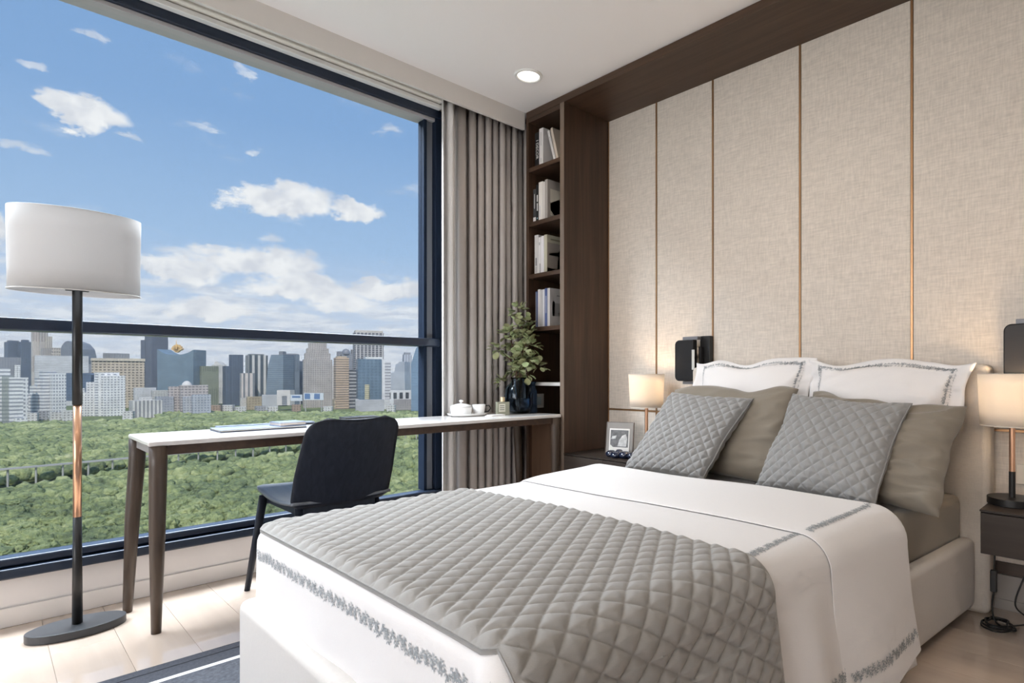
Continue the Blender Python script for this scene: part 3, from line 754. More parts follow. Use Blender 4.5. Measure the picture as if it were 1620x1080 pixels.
# a cloth laid over the bed: unwrapped (sx, sy) -> point on top, over the edges and down
ZT, RB = .548, .05
def bedmap(sx, sy, off=0.0, flare=.16, ztop=ZT, rb=RB):
    yy = max(sy, .62)
    xl, xr, yf = -2.035, XRL(max(yy, .6)) - .085, .628
    dx = sx - xr if sx > xr else (sx - xl if sx < xl else 0.0)
    dy = sy - yf if sy < yf else 0.0
    px_, py_ = min(max(sx, xl), xr), max(sy, yf)
    Ld = max(abs(dx), abs(dy))
    # gentle crown and hand-laid unevenness
    cr = .006 * math.sin(PI * min(1, max(0, (px_ + 2.05) / 1.4))) + .004 * mnoise.noise(Vector((px_ * 3.1, py_ * 3.1, .3)))
    z = ztop + cr
    if Ld == 0: return Vector((px_, py_, z + off))
    n = math.hypot(dx, dy); ux, uy = dx / n, dy / n
    rb = rb + .042 * max(0, ux)
    qa = rb * PI / 2
    if Ld < qa:
        a = Ld / rb; h = rb * math.sin(a); dz = rb * (1 - math.cos(a)); nx, nz = math.sin(a), math.cos(a)
    else:
        e = Ld - qa; fl_ = flare if dx > 0 and abs(dx) >= abs(dy) else .03
        h = rb + e * fl_; dz = rb + e * math.sqrt(1 - fl_ * fl_); nx, nz = math.sqrt(1 - fl_ * fl_), fl_
    return Vector((px_ + ux * (h + off * nx), py_ + uy * (h + off * nx), z - dz + off * nz))

M_duvet = pm('white_percale', (.77, .74, .73), .8, weave=(1100, .02), sheen=.15)
dv = thing('duvet', 'white duvet with grey leaf embroidery spread over the bed', 'duvet', (-1.35, 1.3, .5))
XR_END = -.70 + .50
def fn(u, v):
    sy = .628 - .265 + (2.03 - .628 + .265) * v
    s0, s1 = -2.035 - .22, XRL(max(sy, .62)) - .085 + .52
    sx = s0 + (s1 - s0) * u
    p = bedmap(sx, sy)
    if p.z < .49:   # soft drape ripples on the hanging sides
        k = min(1, (.49 - p.z) / .2)
        if sx > -.6: p.x += k * (.010 * math.sin(sy * 13 + 1) + .006 * math.sin(sy * 31))
        if sy < .6: p.y += k * .004 * math.sin(sx * 17)
    return p
MB().grid(fn, 130, 120).build('cover', M_duvet, dv, smooth=True, solid=.006)
# turned-back top: a flat tube in section, following the bed
FY0, FY1 = 1.605, 2.085
def fn(u, v):
    a = 2 * PI * v
    ca, sa = math.cos(a), math.sin(a)
    sy = (FY0 + FY1) / 2 + (FY1 - FY0) / 2 * math.copysign(abs(ca) ** .35, ca)
    s0, s1 = -2.035 - .20, XRL(1.85) - .085 + .51
    sx = s0 + (s1 - s0) * u
    sy += .012 * math.sin(sx * 5)
    th = .0135 * (.60 + .40 * ca)
    off = .0045 + th + th * math.copysign(abs(sa) ** .6, sa)
    p = bedmap(sx, sy, off)
    if p.z < .48 and sx > -.6: p.x += min(1, (.48 - p.z) / .2) * (.012 * math.sin(sy * 11 + .5))
    return p
MB().grid(fn, 120, 40, wrap_v=True).build('turned_back_top', M_duvet, dv, smooth=True)

# leaf embroidery: rows of small raised leaves following the cloth
def embroidery(mb, path, surf, width=.034, step=.0105, ll=.026):
    """path(s) -> (sx, sy, tx, ty), surf(sx, sy) -> point; leaves point alternately off a wavy vine"""
    L = path['len']; s = 0.0
    per = width * .36; k = 0
    def stroke(x, y, ang, tx, ty, l, w):
        nx, ny = -ty, tx
        dx, dy = tx * math.cos(ang) + nx * math.sin(ang), ty * math.cos(ang) + ny * math.sin(ang)
        ex, ey = -dy, dx
        pts = [(x, y), (x + dx * l * .5 + ex * w, y + dy * l * .5 + ey * w), (x + dx * l, y + dy * l), (x + dx * l * .5 - ex * w, y + dy * l * .5 - ey * w)]
        mb.add([surf(*p) for p in pts], [(0, 1, 2, 3)])
        return dx, dy
    while s < L:
        sx, sy, tx, ty = path['fn'](s)
        nx, ny = -ty, tx
        sg = 1 if k % 2 else -1
        axis = sg * random.uniform(.6, 1.3)
        x0, y0 = sx - sg * nx * width * .5, sy - sg * ny * width * .5
        l0 = width * 1.12
        dx, dy = stroke(x0, y0, axis, tx, ty, l0, l0 * .035)
        for q in range(4):
            f = .15 + .22 * q
            for side in (-1, 1):
                l = ll * random.uniform(.40, .66)
                stroke(x0 + dx * l0 * f, y0 + dy * l0 * f, axis + side * random.uniform(.6, .9), tx, ty, l, l * random.uniform(.14, .19))
        s += per * random.uniform(.9, 1.1); k += 1
M_emb = pm('grey_blue_thread', (.31, .33, .345), .6)
random.seed(5)
e1 = MB()
def line(x0, y0, x1, y1):
    L = math.hypot(x1 - x0, y1 - y0)
    return {'len': L, 'fn': lambda s: (x0 + (x1 - x0) * s / L, y0 + (y1 - y0) * s / L, (x1 - x0) / L, (y1 - y0) / L)}
su0 = lambda sx, sy: bedmap(sx, sy, .0048)
def su0r(sx, sy):
    p = bedmap(sx, sy, .0050)
    if p.z < .49:
        k = min(1, (.49 - p.z) / .2)
        if sx > -.6: p.x += k * (.010 * math.sin(sy * 13 + 1) + .006 * math.sin(sy * 31))
        if sy < .6: p.y += k * .004 * math.sin(sx * 17)
    return p
embroidery(e1, line(-2.035, .628 - .105, -.80, .628 - .105), su0r, width=.034, ll=.019, step=.0058)
embroidery(e1, line(-2.035 - .105, .64, -2.035 - .105, 1.6), su0r, width=.034, ll=.019, step=.0058)
embroidery(e1, line(-.768, 1.22, -.768, 1.63), su0r, width=.024, ll=.016, step=.006)
embroidery(e1, line(-.72 + .325, 1.2, -.67 + .335, 1.66), su0r, width=.034, ll=.019, step=.0058)
o = e1.build('embroidery', M_emb, dv); o['kind'] = 'stuff'
e2 = MB()
def su1(sx, sy):
    ca = max(-1, min(1, (sy - (FY0 + FY1) / 2) / ((FY1 - FY0) / 2))); ca = math.copysign(abs(ca) ** (1 / .35), ca)
    th = .0135 * (.60 + .40 * ca)
    p = bedmap(sx, sy + .012 * math.sin(sx * 5), .0045 + 2 * th + .0022)
    if p.z < .48 and sx > -.6: p.x += min(1, (.48 - p.z) / .2) * (.012 * math.sin((sy) * 11 + .5))
    return p
embroidery(e2, line(-.745, 1.63, -.715, 2.03), su1, width=.024, ll=.016, step=.006)
embroidery(e2, line(-.665 + .335, 1.63, -.635 + .345, 2.05), su1, width=.034, ll=.019, step=.0058)
o = e2.build('embroidery', M_emb, dv); o['kind'] = 'stuff'

# quilted throw
def puff(a, b, d):
    p, q = (a + b) / d, (a - b) / d
    a1, b1 = abs(math.sin(PI * p)), abs(math.sin(PI * q))
    return .75 * min(a1, b1) ** .55 + .25 * (a1 * b1) ** .5
M_quilt = pm('grey_quilted_cotton', (.30, .285, .268), .72, weave=(900, .05), sheen=.35)
DQ = .057
def fnq(u, v):
    sy = .588 + (1.335 - .588) * v
    s0, s1 = -2.055, XRL(1.0) - .085 + .55
    sx = s0 + (s1 - s0) * u
    sy2 = sy + .020 * math.sin((sx + 2.05) / 1.4 * PI) * v - .03 * max(0, (sx + .75)) * v
    e = min(u * (s1 - s0), (1 - u) * (s1 - s0), v * .75, (1 - v) * .75)
    h = puff(sx, sy * .71, DQ)
    edge = min(1.0, e / .022)
    off = .0065 + (.0108 * h) * edge + .003 * edge + .006 * math.exp(-max(0, sy - .588) / .02)
    p = bedmap(sx, sy2, off)
    if p.z < .46 and sx > -.6: p.x += min(1, (.46 - p.z) / .2) * (.012 + .012 * math.sin(sy * 12 + .6))
    return p
q_nu, q_nv = 640, 250
qm = MB().grid(fnq, q_nu, q_nv)
# turn the rim under so the throw has a thick edge
k = q_nv + 1
rim = [i * k for i in range(q_nu + 1)] + [q_nu * k + j for j in range(1, k)] + [i * k + q_nv for i in range(q_nu - 1, -1, -1)] + [j for j in range(q_nv - 1, 0, -1)]
o0 = len(qm.v)
for i in rim:
    p = qm.v[i]; qm.v.append((p[0], p[1], p[2] - .010))
n = len(rim)
for i in range(n): qm.f.append((rim[i], rim[(i + 1) % n], o0 + (i + 1) % n, o0 + i))
tag(qm.build('quilted_throw', M_quilt, smooth=True), 'grey diamond quilted throw across the foot of the bed', 'throw')

# ------------------------------------------------------------------ pillows
def pillow(name, label, cat, BL, BR, TR, TL, T, mat, n=40, pinch=.05, quilt=None, flange=0.0, wr=.006, seed=0, power=.5, group=None, crease=0.0, loose=.006):
    BL, BR, TR, TL = map(Vector, (BL, BR, TR, TL))
    U = ((BR - BL) + (TR - TL)) / 2; V = ((TL - BL) + (TR - BR)) / 2
    W, H = U.length, V.length
    Nn = U.cross(V).normalized()
    def P(u, v):
        a, b = (u + 1) / 2, (v + 1) / 2
        return BL * (1 - a) * (1 - b) + BR * a * (1 - b) + TR * a * b + TL * (1 - a) * b
    def side(sgn):
        def fn(i, j):
            u, v = 2 * i - 1, 2 * j - 1
            pu, pv = u * (1 - pinch * (1 - v * v) * abs(u) ** 3), v * (1 - pinch * (1 - u * u) * abs(v) ** 3)
            c = P(pu, pv)
            eg = max(abs(u), abs(v)) ** 4
            c = c + (U.normalized() * mnoise.noise(Vector((v * 1.7 + seed, u * .9, 8.1))) + V.normalized() * mnoise.noise(Vector((u * 1.9 + seed, v * .9, 2.7)))) * (loose * 2.2 * eg) * (1 if v > -.9 else .3)
            if flange: uu, vv = min(1, abs(u) / (1 - flange)), min(1, abs(v) / (1 - flange * .5))
            else: uu, vv = abs(u), abs(v)
            t = T * max(0, 1 - uu ** 2.6) ** power * max(0, 1 - vv ** 2.6) ** power
            ed = min(1 - abs(u), 1 - abs(v))
            w = mnoise.noise(Vector((u * 2.3 + seed, v * 2.3, sgn * 3 + seed))) * wr
            if crease:
                rn = mnoise.noise(Vector((u * 1.1 + v * 1.2 + seed, v * 4.2 - u * 1.8, seed + 4)))
                w += crease * ((1 - abs(rn)) ** 3 - .45) * (abs(u) ** 1.3 * .8 + .2)
            w *= min(1, ed / .12)
            q = 0
            if quilt and ed > .006: q = .012 * puff((u * W / 2), (v * H / 2), quilt) * min(1, (ed - .006) / .05)
            fl_ = 0
            if flange and (uu >= 1 or vv >= 1): fl_ = .012 * math.sin(u * 7 + v * 5 + seed)
            return c + Nn * (sgn * (t + .0025 + q) + w * (1 if sgn > 0 else .6) + fl_)
        return fn
    mb = MB()
    mb.grid(side(1), n, n)
    k = n + 1; o1 = len(mb.v)
    mb.grid(side(-1), n, n)
    rim = [i * k for i in range(n + 1)] + [n * k + j for j in range(1, k)] + [i * k + n for i in range(n - 1, -1, -1)] + [j for j in range(n - 1, 0, -1)]
    m = len(rim)
    for i in range(m): mb.f.append((rim[i], rim[(i + 1) % m], o1 + rim[(i + 1) % m], o1 + rim[i]))
    return mb, side(1), (W, H)

M_pw = pm('white_pillow_cotton', (.80, .765, .75), .8, weave=(1000, .02))
M_cq = pm('grey_quilted_cushion', (.27, .262, .255), .72, weave=(900, .05), sheen=.35)
def solid_pillow(name, label, cat, *a, **k):
    mat = a[5]
    mb, fr, wh = pillow(name, label, cat, *a, **k)
    return tag(mb.build(name, mat, smooth=True), label, cat)
def white_pillow(label, BL, BR, TR, TL, T, seed):
    mb, fr, (W, H) = pillow('pillow', label, 'pillow', BL, BR, TR, TL, T, M_pw, 48, .03, None, .19, .012, seed, .45, crease=.022, loose=.016)
    t = thing('pillow', label, 'pillow', (Vector(BL) + Vector(BR)) / 2)
    mb.build('pillowcase', M_pw, t, smooth=True)
    e = MB()
    Nn = ((Vector(BR) - Vector(BL)).cross(Vector(TL) - Vector(BL))).normalized()
    sf = lambda u, v: Vector(fr(min(1, max(0, u)), min(1, max(0, v)))) + Nn * .0018
    fu, fv = .19 / 2, .19 * .5 / 2
    class P_:
        pass
    for (u0, v0, u1, v1) in ((fu, 1 - fv, 1 - fu, 1 - fv), (1 - fu, fv, 1 - fu, 1 - fv), (fu, fv, fu, 1 - fv)):
        L = math.hypot((u1 - u0) * W, (v1 - v0) * H)
        tx, ty = (u1 - u0) * W / L, (v1 - v0) * H / L
        path = {'len': L, 'fn': (lambda u0=u0, v0=v0, u1=u1, v1=v1, L=L, tx=tx, ty=ty: (lambda s: ((u0 + (u1 - u0) * s / L) * W, (v0 + (v1 - v0) * s / L) * H, tx, ty)))()}
        embroidery(e, path, lambda a, b: sf(a / W, b / H), width=.018, step=.0065, ll=.014)
    o = e.build('embroidery', M_emb, t); o['kind'] = 'stuff'
    return t
random.seed(21)
white_pillow('white embroidered pillow standing against the headboard on the window side', (-1.96, 2.70, .508), (-1.27, 2.70, .508), (-1.235, 2.80, 1.095), (-1.955, 2.80, 1.095), .072, 1)
white_pillow('white embroidered pillow standing against the headboard by the lit bedside lamp', (-1.24, 2.70, .508), (-.69, 2.70, .508), (-.535, 2.80, 1.075), (-1.275, 2.80, 1.085), .072, 2)
solid_pillow('pillow', 'sage pillow leaning behind the window side quilted cushion', 'pillow', (-1.93, 2.47, .512), (-1.24, 2.47, .512), (-1.225, 2.60, .955), (-1.945, 2.60, .945), .085, M_sage, n=44, pinch=.03, wr=.012, seed=3, crease=.026, loose=.016)
solid_pillow('pillow', 'sage pillow with open crumpled end beside the lit bedside lamp', 'pillow', (-1.16, 2.44, .512), (-.555, 2.30, .512), (-.52, 2.57, .885), (-1.16, 2.62, .935), .085, M_sage, n=44, pinch=.03, wr=.014, seed=6, crease=.046, loose=.018)
solid_pillow('cushion', 'square grey quilted cushion on the window side of the bed', 'cushion', (-2.005, 2.225, .522), (-1.535, 2.255, .522), (-1.40, 2.49, .905), (-1.895, 2.49, .925), .062, M_cq, n=170, pinch=.07, quilt=.056, wr=.006, seed=9)
solid_pillow('cushion', 'square grey quilted cushion on the side of the bed near the lit lamp', 'cushion', (-1.285, 2.285, .522), (-.745, 2.205, .522), (-.695, 2.48, .905), (-1.205, 2.49, .93), .066, M_cq, n=170, pinch=.07, quilt=.058, wr=.006, seed=12)

# ------------------------------------------------------------------ nightstands
M_ns = pm('smoked_oak_veneer', (.040, .031, .026), .45, spec=.25, wood=(34, .25, 0))
def nightstand(x0, x1, label):
    t = thing('nightstand', label, 'nightstand', ((x0 + x1) / 2, 2.78, .335))
    bx(x0, x1, 2.585, 2.985, .335, .499).build('carcass', M_ns, t, bevel=.002)
    m = (x0 + x1) / 2 if x1 > 0 else x0 + .36
    bx(x0 + .004, m - .0015, 2.567, 2.584, .340, .494).build('drawer_front', M_ns, t, bevel=.002)
    bx(m + .0015, x1 - .004, 2.567, 2.584, .340, .494).build('drawer_front', M_ns, t, bevel=.002)
    bx(x0, x1, 2.5665, 2.985, .4995, .506).build('top', M_ns, t, bevel=.001)
    return t
nightstand(-2.838, -2.10, 'dark wall hung nightstand between the bookcase and the bed')
nightstand(-.482, .25, 'dark wall hung nightstand under the lit lamp on the right of the bed')
ZN = .5065

SH2 = shade_mat('cream_table_shade', (.82, .78, .73), .5)
def table_lamp(x, y, label, power, r=.110):
    t = thing('table_lamp', label, 'lamp', (x, y, ZN), group='bedside table lamps')
    MB().cyl((x, y, ZN), (x, y, ZN + .028), .086, n=40).build('base', M_black, t, bevel=.002)
    MB().cyl((x, y, ZN + .0282), (x, y, ZN + .130), .0115, n=16).build('pole', M_black, t, smooth=False)
    MB().cyl((x, y, ZN + .1301), (x, y, ZN + .36), .0105, n=16).build('copper_sleeve', M_copper, t)
    zb, zt = ZN + .312, ZN + .516
    so = MB().grid(lambda v, u: (x + (r - .009 * (1 - v)) * math.cos(2 * PI * u), y + (r - .009 * (1 - v)) * math.sin(2 * PI * u), zb + (zt - zb) * v), 4, 48, wrap_v=True).build('shade', SH2, t, smooth=True, solid=.0016)
    for zz, rr in ((zb, r - .009), (zt, r)):
        MB().tube([(x + rr * math.cos(2 * PI * i / 40), y + rr * math.sin(2 * PI * i / 40), zz) for i in range(41)], .002, 6, False).build('shade_rim', pm('shade_rim_cream', (.72, .66, .58), .6), so, smooth=True)
    bu = MB().lathe([(0, 0), (.012, .0), (.014, .02), (.028, .045), (.03, .06), (.022, .08), (0, .09)], (x, y, ZN + .361), 20).build('bulb', pm('warm_bulb', (1, .9, .75), .4, emit=((1.0, .74, .45), 8)), t, smooth=True)
    d = bpy.data.lights.new('bulb_light', 'POINT'); d.energy = power; d.color = (1.0, .72, .45); d.shadow_soft_size = .035
    o = bpy.data.objects.new('bulb_light', d); col.objects.link(o); o.parent = t; o.location = (0, 0, .50 - .04)
    return t
table_lamp(-2.325, 2.80, 'lit bedside lamp with cream drum shade beside the photo frame', 2.6, .112)
table_lamp(-.405, 2.755, 'lit bedside lamp with cream drum shade at the right edge', 3.2, .118)

# photo frame and ornament
pfm = thing('photo_frame', 'glass photo frame with a black and white picture on the nightstand', 'photo frame', (-2.535, 2.775, ZN), 0)
pfm.rotation_euler = (-.14, 0, .35)
MB().box(-.092, .092, -.006, .006, 0, .205).build('glass_plate', pm('frame_glass', (.32, .30, .28), .08, trans=.35, ior=1.3), pfm, local=True, bevel=.002)
MB().box(-.095, -.0925, -.008, .008, 0, .207).box(.0925, .095, -.008, .008, 0, .207).box(-.0925, .0925, -.008, .008, .2052, .2075).build('metal_edge', pm('frame_metal', (.10, .08, .07), .3, .6), pfm, local=True)
pic = MB().box(-.070, .070, -.0085, -.0065, .004, .165).build('print', pm('print_white', (.72, .70, .68), .5), pfm, local=True)
MB().box(-.062, .062, -.0093, -.0086, .045, .155).build('print_image', pm('print_grey', (.12, .12, .125), .5, var=(40, .5)), pic, local=True)
MB().extrude([(-.01, -.0094, .05), (.05, -.0094, .05), (.055, -.0094, .10), (.045, -.0094, .13), (.02, -.0094, .12), (.0, -.0094, .09)], (0, -.0006, 0)).build('print_image', pm('print_light', (.50, .50, .50), .5, var=(50, .4)), pic, local=True)
MB().extrude([(-.06, -.0094, .095), (-.025, -.0094, .10), (-.02, -.0094, .12), (-.05, -.0094, .115)], (0, -.0006, 0)).build('print_image', pm('print_light', (.50, .50, .50), .5), pic, local=True)
MB().extrude([(-.066, -.0095, .006), (-.02, -.0095, .006), (-.035, -.0095, .04), (-.06, -.0095, .06)], (0, -.0006, 0)).build('print_image', pm('print_pale', (.66, .66, .62), .5), pic, local=True)
orn = thing('glass_ornament', 'glossy dark blue glass ornament of rounded beads before the photo frame', 'ornament', (-2.44, 2.66, ZN))
M_dkb = pm('ink_blue_gloss', (.010, .016, .040), .06, coat=1.0)
for k_, (ax, ay, r_, h_) in enumerate(((-.055, 0, .036, .040), (0, -.012, .040, .036), (.055, .005, .038, .042), (.10, .02, .032, .038), (-.02, .035, .03, .045))):
    MB().lathe([(0, 0), (r_ * .7, 0), (r_, h_ * .35), (r_ * .92, h_ * .7), (r_ * .5, h_), (r_ * .25, h_ * .92), (0, h_ * .9)], (-2.44 + ax, 2.66 + ay, ZN), 24).build('glass_bead', M_dkb, orn, smooth=True)

# wall reading lights
M_gloss = pm('black_gloss_enamel', (.016, .015, .016), .42, spec=.25)
def wall_light(x, label):
    """x = left edge of the head"""
    t = thing('wall_light', label, 'wall light', (x + .1, YWALL - .06, .98), group='black reading lights on the headboard wall')
    bx(x + .135, x + .205, YWALL - .040, YWALL - .003, .985, 1.255).build('mounting_plate', M_black, t, bevel=.003)
    bx(x + .148, x + .165, YWALL - .075, YWALL - .041, 1.02, 1.19).build('hinge', M_gloss, t, bevel=.003)
    bx(x + .04, x + .150, YWALL - .09, YWALL - .05, 1.232, 1.252).build('top_tab', pm('grey_plastic', (.20, .20, .22), .4), t, bevel=.002)
    bx(x + .04, x + .130, YWALL - .09, YWALL - .05, .962, .980).build('bottom_tab', pm('grey_plastic', (.20, .20, .22), .4), t, bevel=.002)
    prof = []
    for i in range(25):
        a = i / 24
        prof.append((.0, a))
    # head: rounded slab, corners of radius .03, faint barrel front
    pts = []
    x0, x1, z0, z1, r = x, x + .138, .981, 1.231, .03
    for cx, cz, a0 in ((x1 - .006, z1 - .006, 0), (x0 + r, z1 - r, PI / 2), (x0 + r, z0 + r, PI), (x1 - .006, z0 + .006, 1.5 * PI)):
        rr = r if cx < x0 + .1 else .006
        for i in range(7):
            a = a0 + PI / 2 * i / 6
            pts.append((cx + rr * math.cos(a), YWALL - .118, cz + rr * math.sin(a)))
    MB().extrude(pts, (0, .044, 0)).build('head', M_gloss, t, bevel=.006, seg=3)
    bx(x + .13, x + .150, YWALL - .121, YWALL - .1185, 1.05, 1.17).build('lens_strip', pm('clear_lens', (.55, .53, .50), .15), t, bevel=.001)
    return t
wall_light(-2.168, 'black glossy wall reading light above the window side pillow')
wall_light(-.455, 'black glossy wall reading light above the lamp at the right edge')
ot = thing('wall_socket', 'cream switch plate on the wall beside the right bedside lamp', 'switch', (-.36, YWALL - .01, .555))
bx(-.425, -.30, YWALL - .012, YWALL - .001, .552, .637).build('plate', pm('cream_plastic', (.72, .66, .58), .4), ot, bevel=.003)
bx(-.395, -.345, YWALL - .0145, YWALL - .0122, .570, .620).build('rocker', pm('cream_plastic', (.72, .66, .58), .4), ot, bevel=.001)

# lamp cord
cord = thing('lamp_cord', 'black lamp cord with inline switch coiled on the floor by the bed', 'cord', (-.5, 2.75, 0))
def smooth_path(pts, n=8):
    P = [Vector(p) for p in pts]; out = []
    for i in range(len(P) - 1):
        p0, p1, p2, p3 = P[max(i - 1, 0)], P[i], P[i + 1], P[min(i + 2, len(P) - 1)]
        for k in range(n):
            t = k / n
            out.append(.5 * ((2 * p1) + (-p0 + p2) * t + (2 * p0 - 5 * p1 + 4 * p2 - p3) * t * t + (-p0 + 3 * p1 - 3 * p2 + p3) * t ** 3))
    out.append(P[-1]); return out
MB().tube(smooth_path([(-.470, 2.80, .330), (-.472, 2.80, .26), (-.474, 2.80, .22)]), .0035, 8).build('cable', M_black, cord, smooth=True)
MB().box(-.487, -.463, 2.79, 2.81, .130, .219).build('inline_switch', M_black, cord, bevel=.004)
coil = [(-.476, 2.80, .129), (-.480, 2.80, .05), (-.46, 2.79, .006)]
for i in range(26):
    a = i * .95; coil.append((-.455 + (.06 - .001 * i) * math.cos(a) + .012 * math.sin(3.1 * i), 2.76 + (.075 - .001 * i) * math.sin(a), .006 + .0008 * i))
coil += [(-.36, 2.86, .01), (-.34, 2.90, .006), (-.375, 2.93, .01), (-.415, 2.90, .06), (-.40, 2.93, .14), (-.36, 2.95, .23), (-.28, 2.96, .27), (-.1, 2.965, .28), (.1, 2.965, .26)]
MB().tube(smooth_path(coil, 6), .0035, 7).build('cable', M_black, cord, smooth=True)

# ------------------------------------------------------------------ outside: ground, park, city
GZ = -80.0
def out_pt(px, D, z=None, py=None):
    """a point D metres ahead, at bearing px; height z or the one seen at py"""
    r = (px - CXP) / FPX * D
    zz = z if z is not None else CAMZ + (HYP - py) / FPX * D
    return Vector((CC * r - CS * D, CS * r + CC * D, zz))
def noise_mat(name, stops, scale, rough=.9, detail=5, bump=None):
    m = bpy.data.materials.new(name); m.use_nodes = True
    N, L = m.node_tree.nodes, m.node_tree.links
    b = N['Principled BSDF']; b.inputs['Roughness'].default_value = rough; b.inputs['Specular IOR Level'].default_value = .1
    g = N.new('ShaderNodeNewGeometry')
    n = N.new('ShaderNodeTexNoise'); n.inputs['Scale'].default_value = scale; n.inputs['Detail'].default_value = detail; n.inputs['Roughness'].default_value = .65
    L.new(g.outputs['Position'], n.inputs['Vector'])
    r = N.new('ShaderNodeValToRGB'); L.new(n.outputs['Fac'], r.inputs[0])
    e = r.color_ramp.elements
    e[0].position = stops[0][0]; e[0].color = (*stops[0][1], 1); e[1].position = stops[-1][0]; e[1].color = (*stops[-1][1], 1)
    for p, c in stops[1:-1]: q = e.new(p); q.color = (*c, 1)
    L.new(r.outputs[0], b.inputs['Base Color'])
    if bump:
        n2 = N.new('ShaderNodeTexNoise'); n2.inputs['Scale'].default_value = bump[0]; n2.inputs['Detail'].default_value = 3; L.new(g.outputs['Position'], n2.inputs['Vector'])
        bp = N.new('ShaderNodeBump'); bp.inputs['Strength'].default_value = bump[1]; bp.inputs['Distance'].default_value = 1.5
        L.new(n2.outputs['Fac'], bp.inputs['Height']); L.new(bp.outputs[0], b.inputs['Normal'])
    return m
M_ground = noise_mat('park_ground', [(.3, (.10, .14, .05)), (.6, (.20, .24, .10)), (.75, (.30, .28, .18))], .02)
gp = [out_pt(-900, 60, GZ), out_pt(2600, 60, GZ), out_pt(2600, 5200, GZ), out_pt(-900, 5200, GZ)]
structure(MB().extrude([(p.x, p.y, GZ) for p in gp], (0, 0, -2)).build('ground', M_ground, origin=(-800, 400, GZ)))

def tree_mat():
    m = bpy.data.materials.new('tree_foliage'); m.use_nodes = True
    N, L = m.node_tree.nodes, m.node_tree.links
    b = N['Principled BSDF']; b.inputs['Roughness'].default_value = .9; b.inputs['Specular IOR Level'].default_value = .05
    g = N.new('ShaderNodeNewGeometry')
    def nz(scale, detail):
        n = N.new('ShaderNodeTexNoise'); n.inputs['Scale'].default_value = scale; n.inputs['Detail'].default_value = detail; n.inputs['Roughness'].default_value = .65
        L.new(g.outputs['Position'], n.inputs['Vector']); return n.outputs['Fac']
    a, c = nz(.022, 5), nz(.34, 5)
    mx = N.new('ShaderNodeMix'); mx.data_type = 'FLOAT'; mx.inputs[0].default_value = .42
    L.new(a, mx.inputs[2]); L.new(c, mx.inputs[3])
    r = N.new('ShaderNodeValToRGB'); L.new(mx.outputs[0], r.inputs[0])
    e = r.color_ramp.elements
    e[0].position = .36; e[0].color = (.13, .165, .10, 1); e[1].position = .68; e[1].color = (.66, .68, .40, 1)
    for p, q in ((.44, (.24, .295, .15)), (.51, (.35, .41, .19)), (.58, (.52, .565, .28))):
        k = e.new(p); k.color = (*q, 1)
    L.new(r.outputs[0], b.inputs['Base Color'])
    bp = N.new('ShaderNodeBump'); bp.inputs['Strength'].default_value = 1.0; bp.inputs['Distance'].default_value = 1.6
    L.new(nz(.8, 4), bp.inputs['Height']); L.new(bp.outputs[0], b.inputs['Normal'])
    return m
M_tree = tree_mat()
def crown(seed, sub, trunk=True):
    bm = bmesh.new(); bmesh.ops.create_icosphere(bm, subdivisions=sub, radius=1)
    for v in bm.verts:
        p = v.co.copy(); q = p * 1.7 + Vector((seed * 7.3, seed, 0))
        k = 1 + .40 * mnoise.noise(q) + .30 * mnoise.noise(q * 2.4) + .16 * mnoise.noise(q * 5.5)
        v.co = Vector((p.x * k, p.y * k, p.z * k * .60 + .35))
    vs = [v.co.copy() for v in bm.verts]; fs = [tuple(v.index for v in f.verts) for f in bm.faces]
    bm.free()
    mb = MB().add(vs, fs)
    return mb
tree_me = []
for s in range(5):
    mb = crown(s, 4)
    mb.cyl((0, 0, -1.0), (0, 0, .1), .07, .05, 8)
    me = bpy.data.meshes.new('park_tree'); me.from_pydata(mb.v, [], mb.f); me.materials.append(M_tree)
    for p in me.polygons: p.use_smooth = True
    tree_me.append(me)
random.seed(33)
spots = []
D = 205.0
while D < 1190 and len(spots) < 20000:
    rowstep = 5.6 if D < 420 else (8.0 if D < 700 else 11.5)
    xa, xb = -330, 960
    wpx = rowstep * FPX / D
    x = xa + random.uniform(0, wpx)
    while x < xb:
        spots.append((x + random.uniform(-.35, .35) * wpx, D + random.uniform(-.4, .4) * rowstep, rowstep))
        x += wpx
    D += rowstep
def on_path(x, D):   # the elevated walkway keeps a gap in the canopy
    Dw = FPX * (CAMZ - (GZ + 14)) / (741 - (x - 30) * .0905 - HYP)
    return -26 < D - Dw < 5
named = 0
sv, sf_, so_ = [], [], 0
lo1 = crown(1, 2); lo2 = crown(3, 2); lo3 = crown(2, 1)
arr = [(np.array([tuple(v) for v in m.v]), np.array(m.f)) for m in (lo1, lo2, lo3)]
def seen_px(x, y):
    sill = 868 - x * .162
    return 4 < x < 668 and y < sill and not (412 < x < 632 and y > 668 and y < 800)
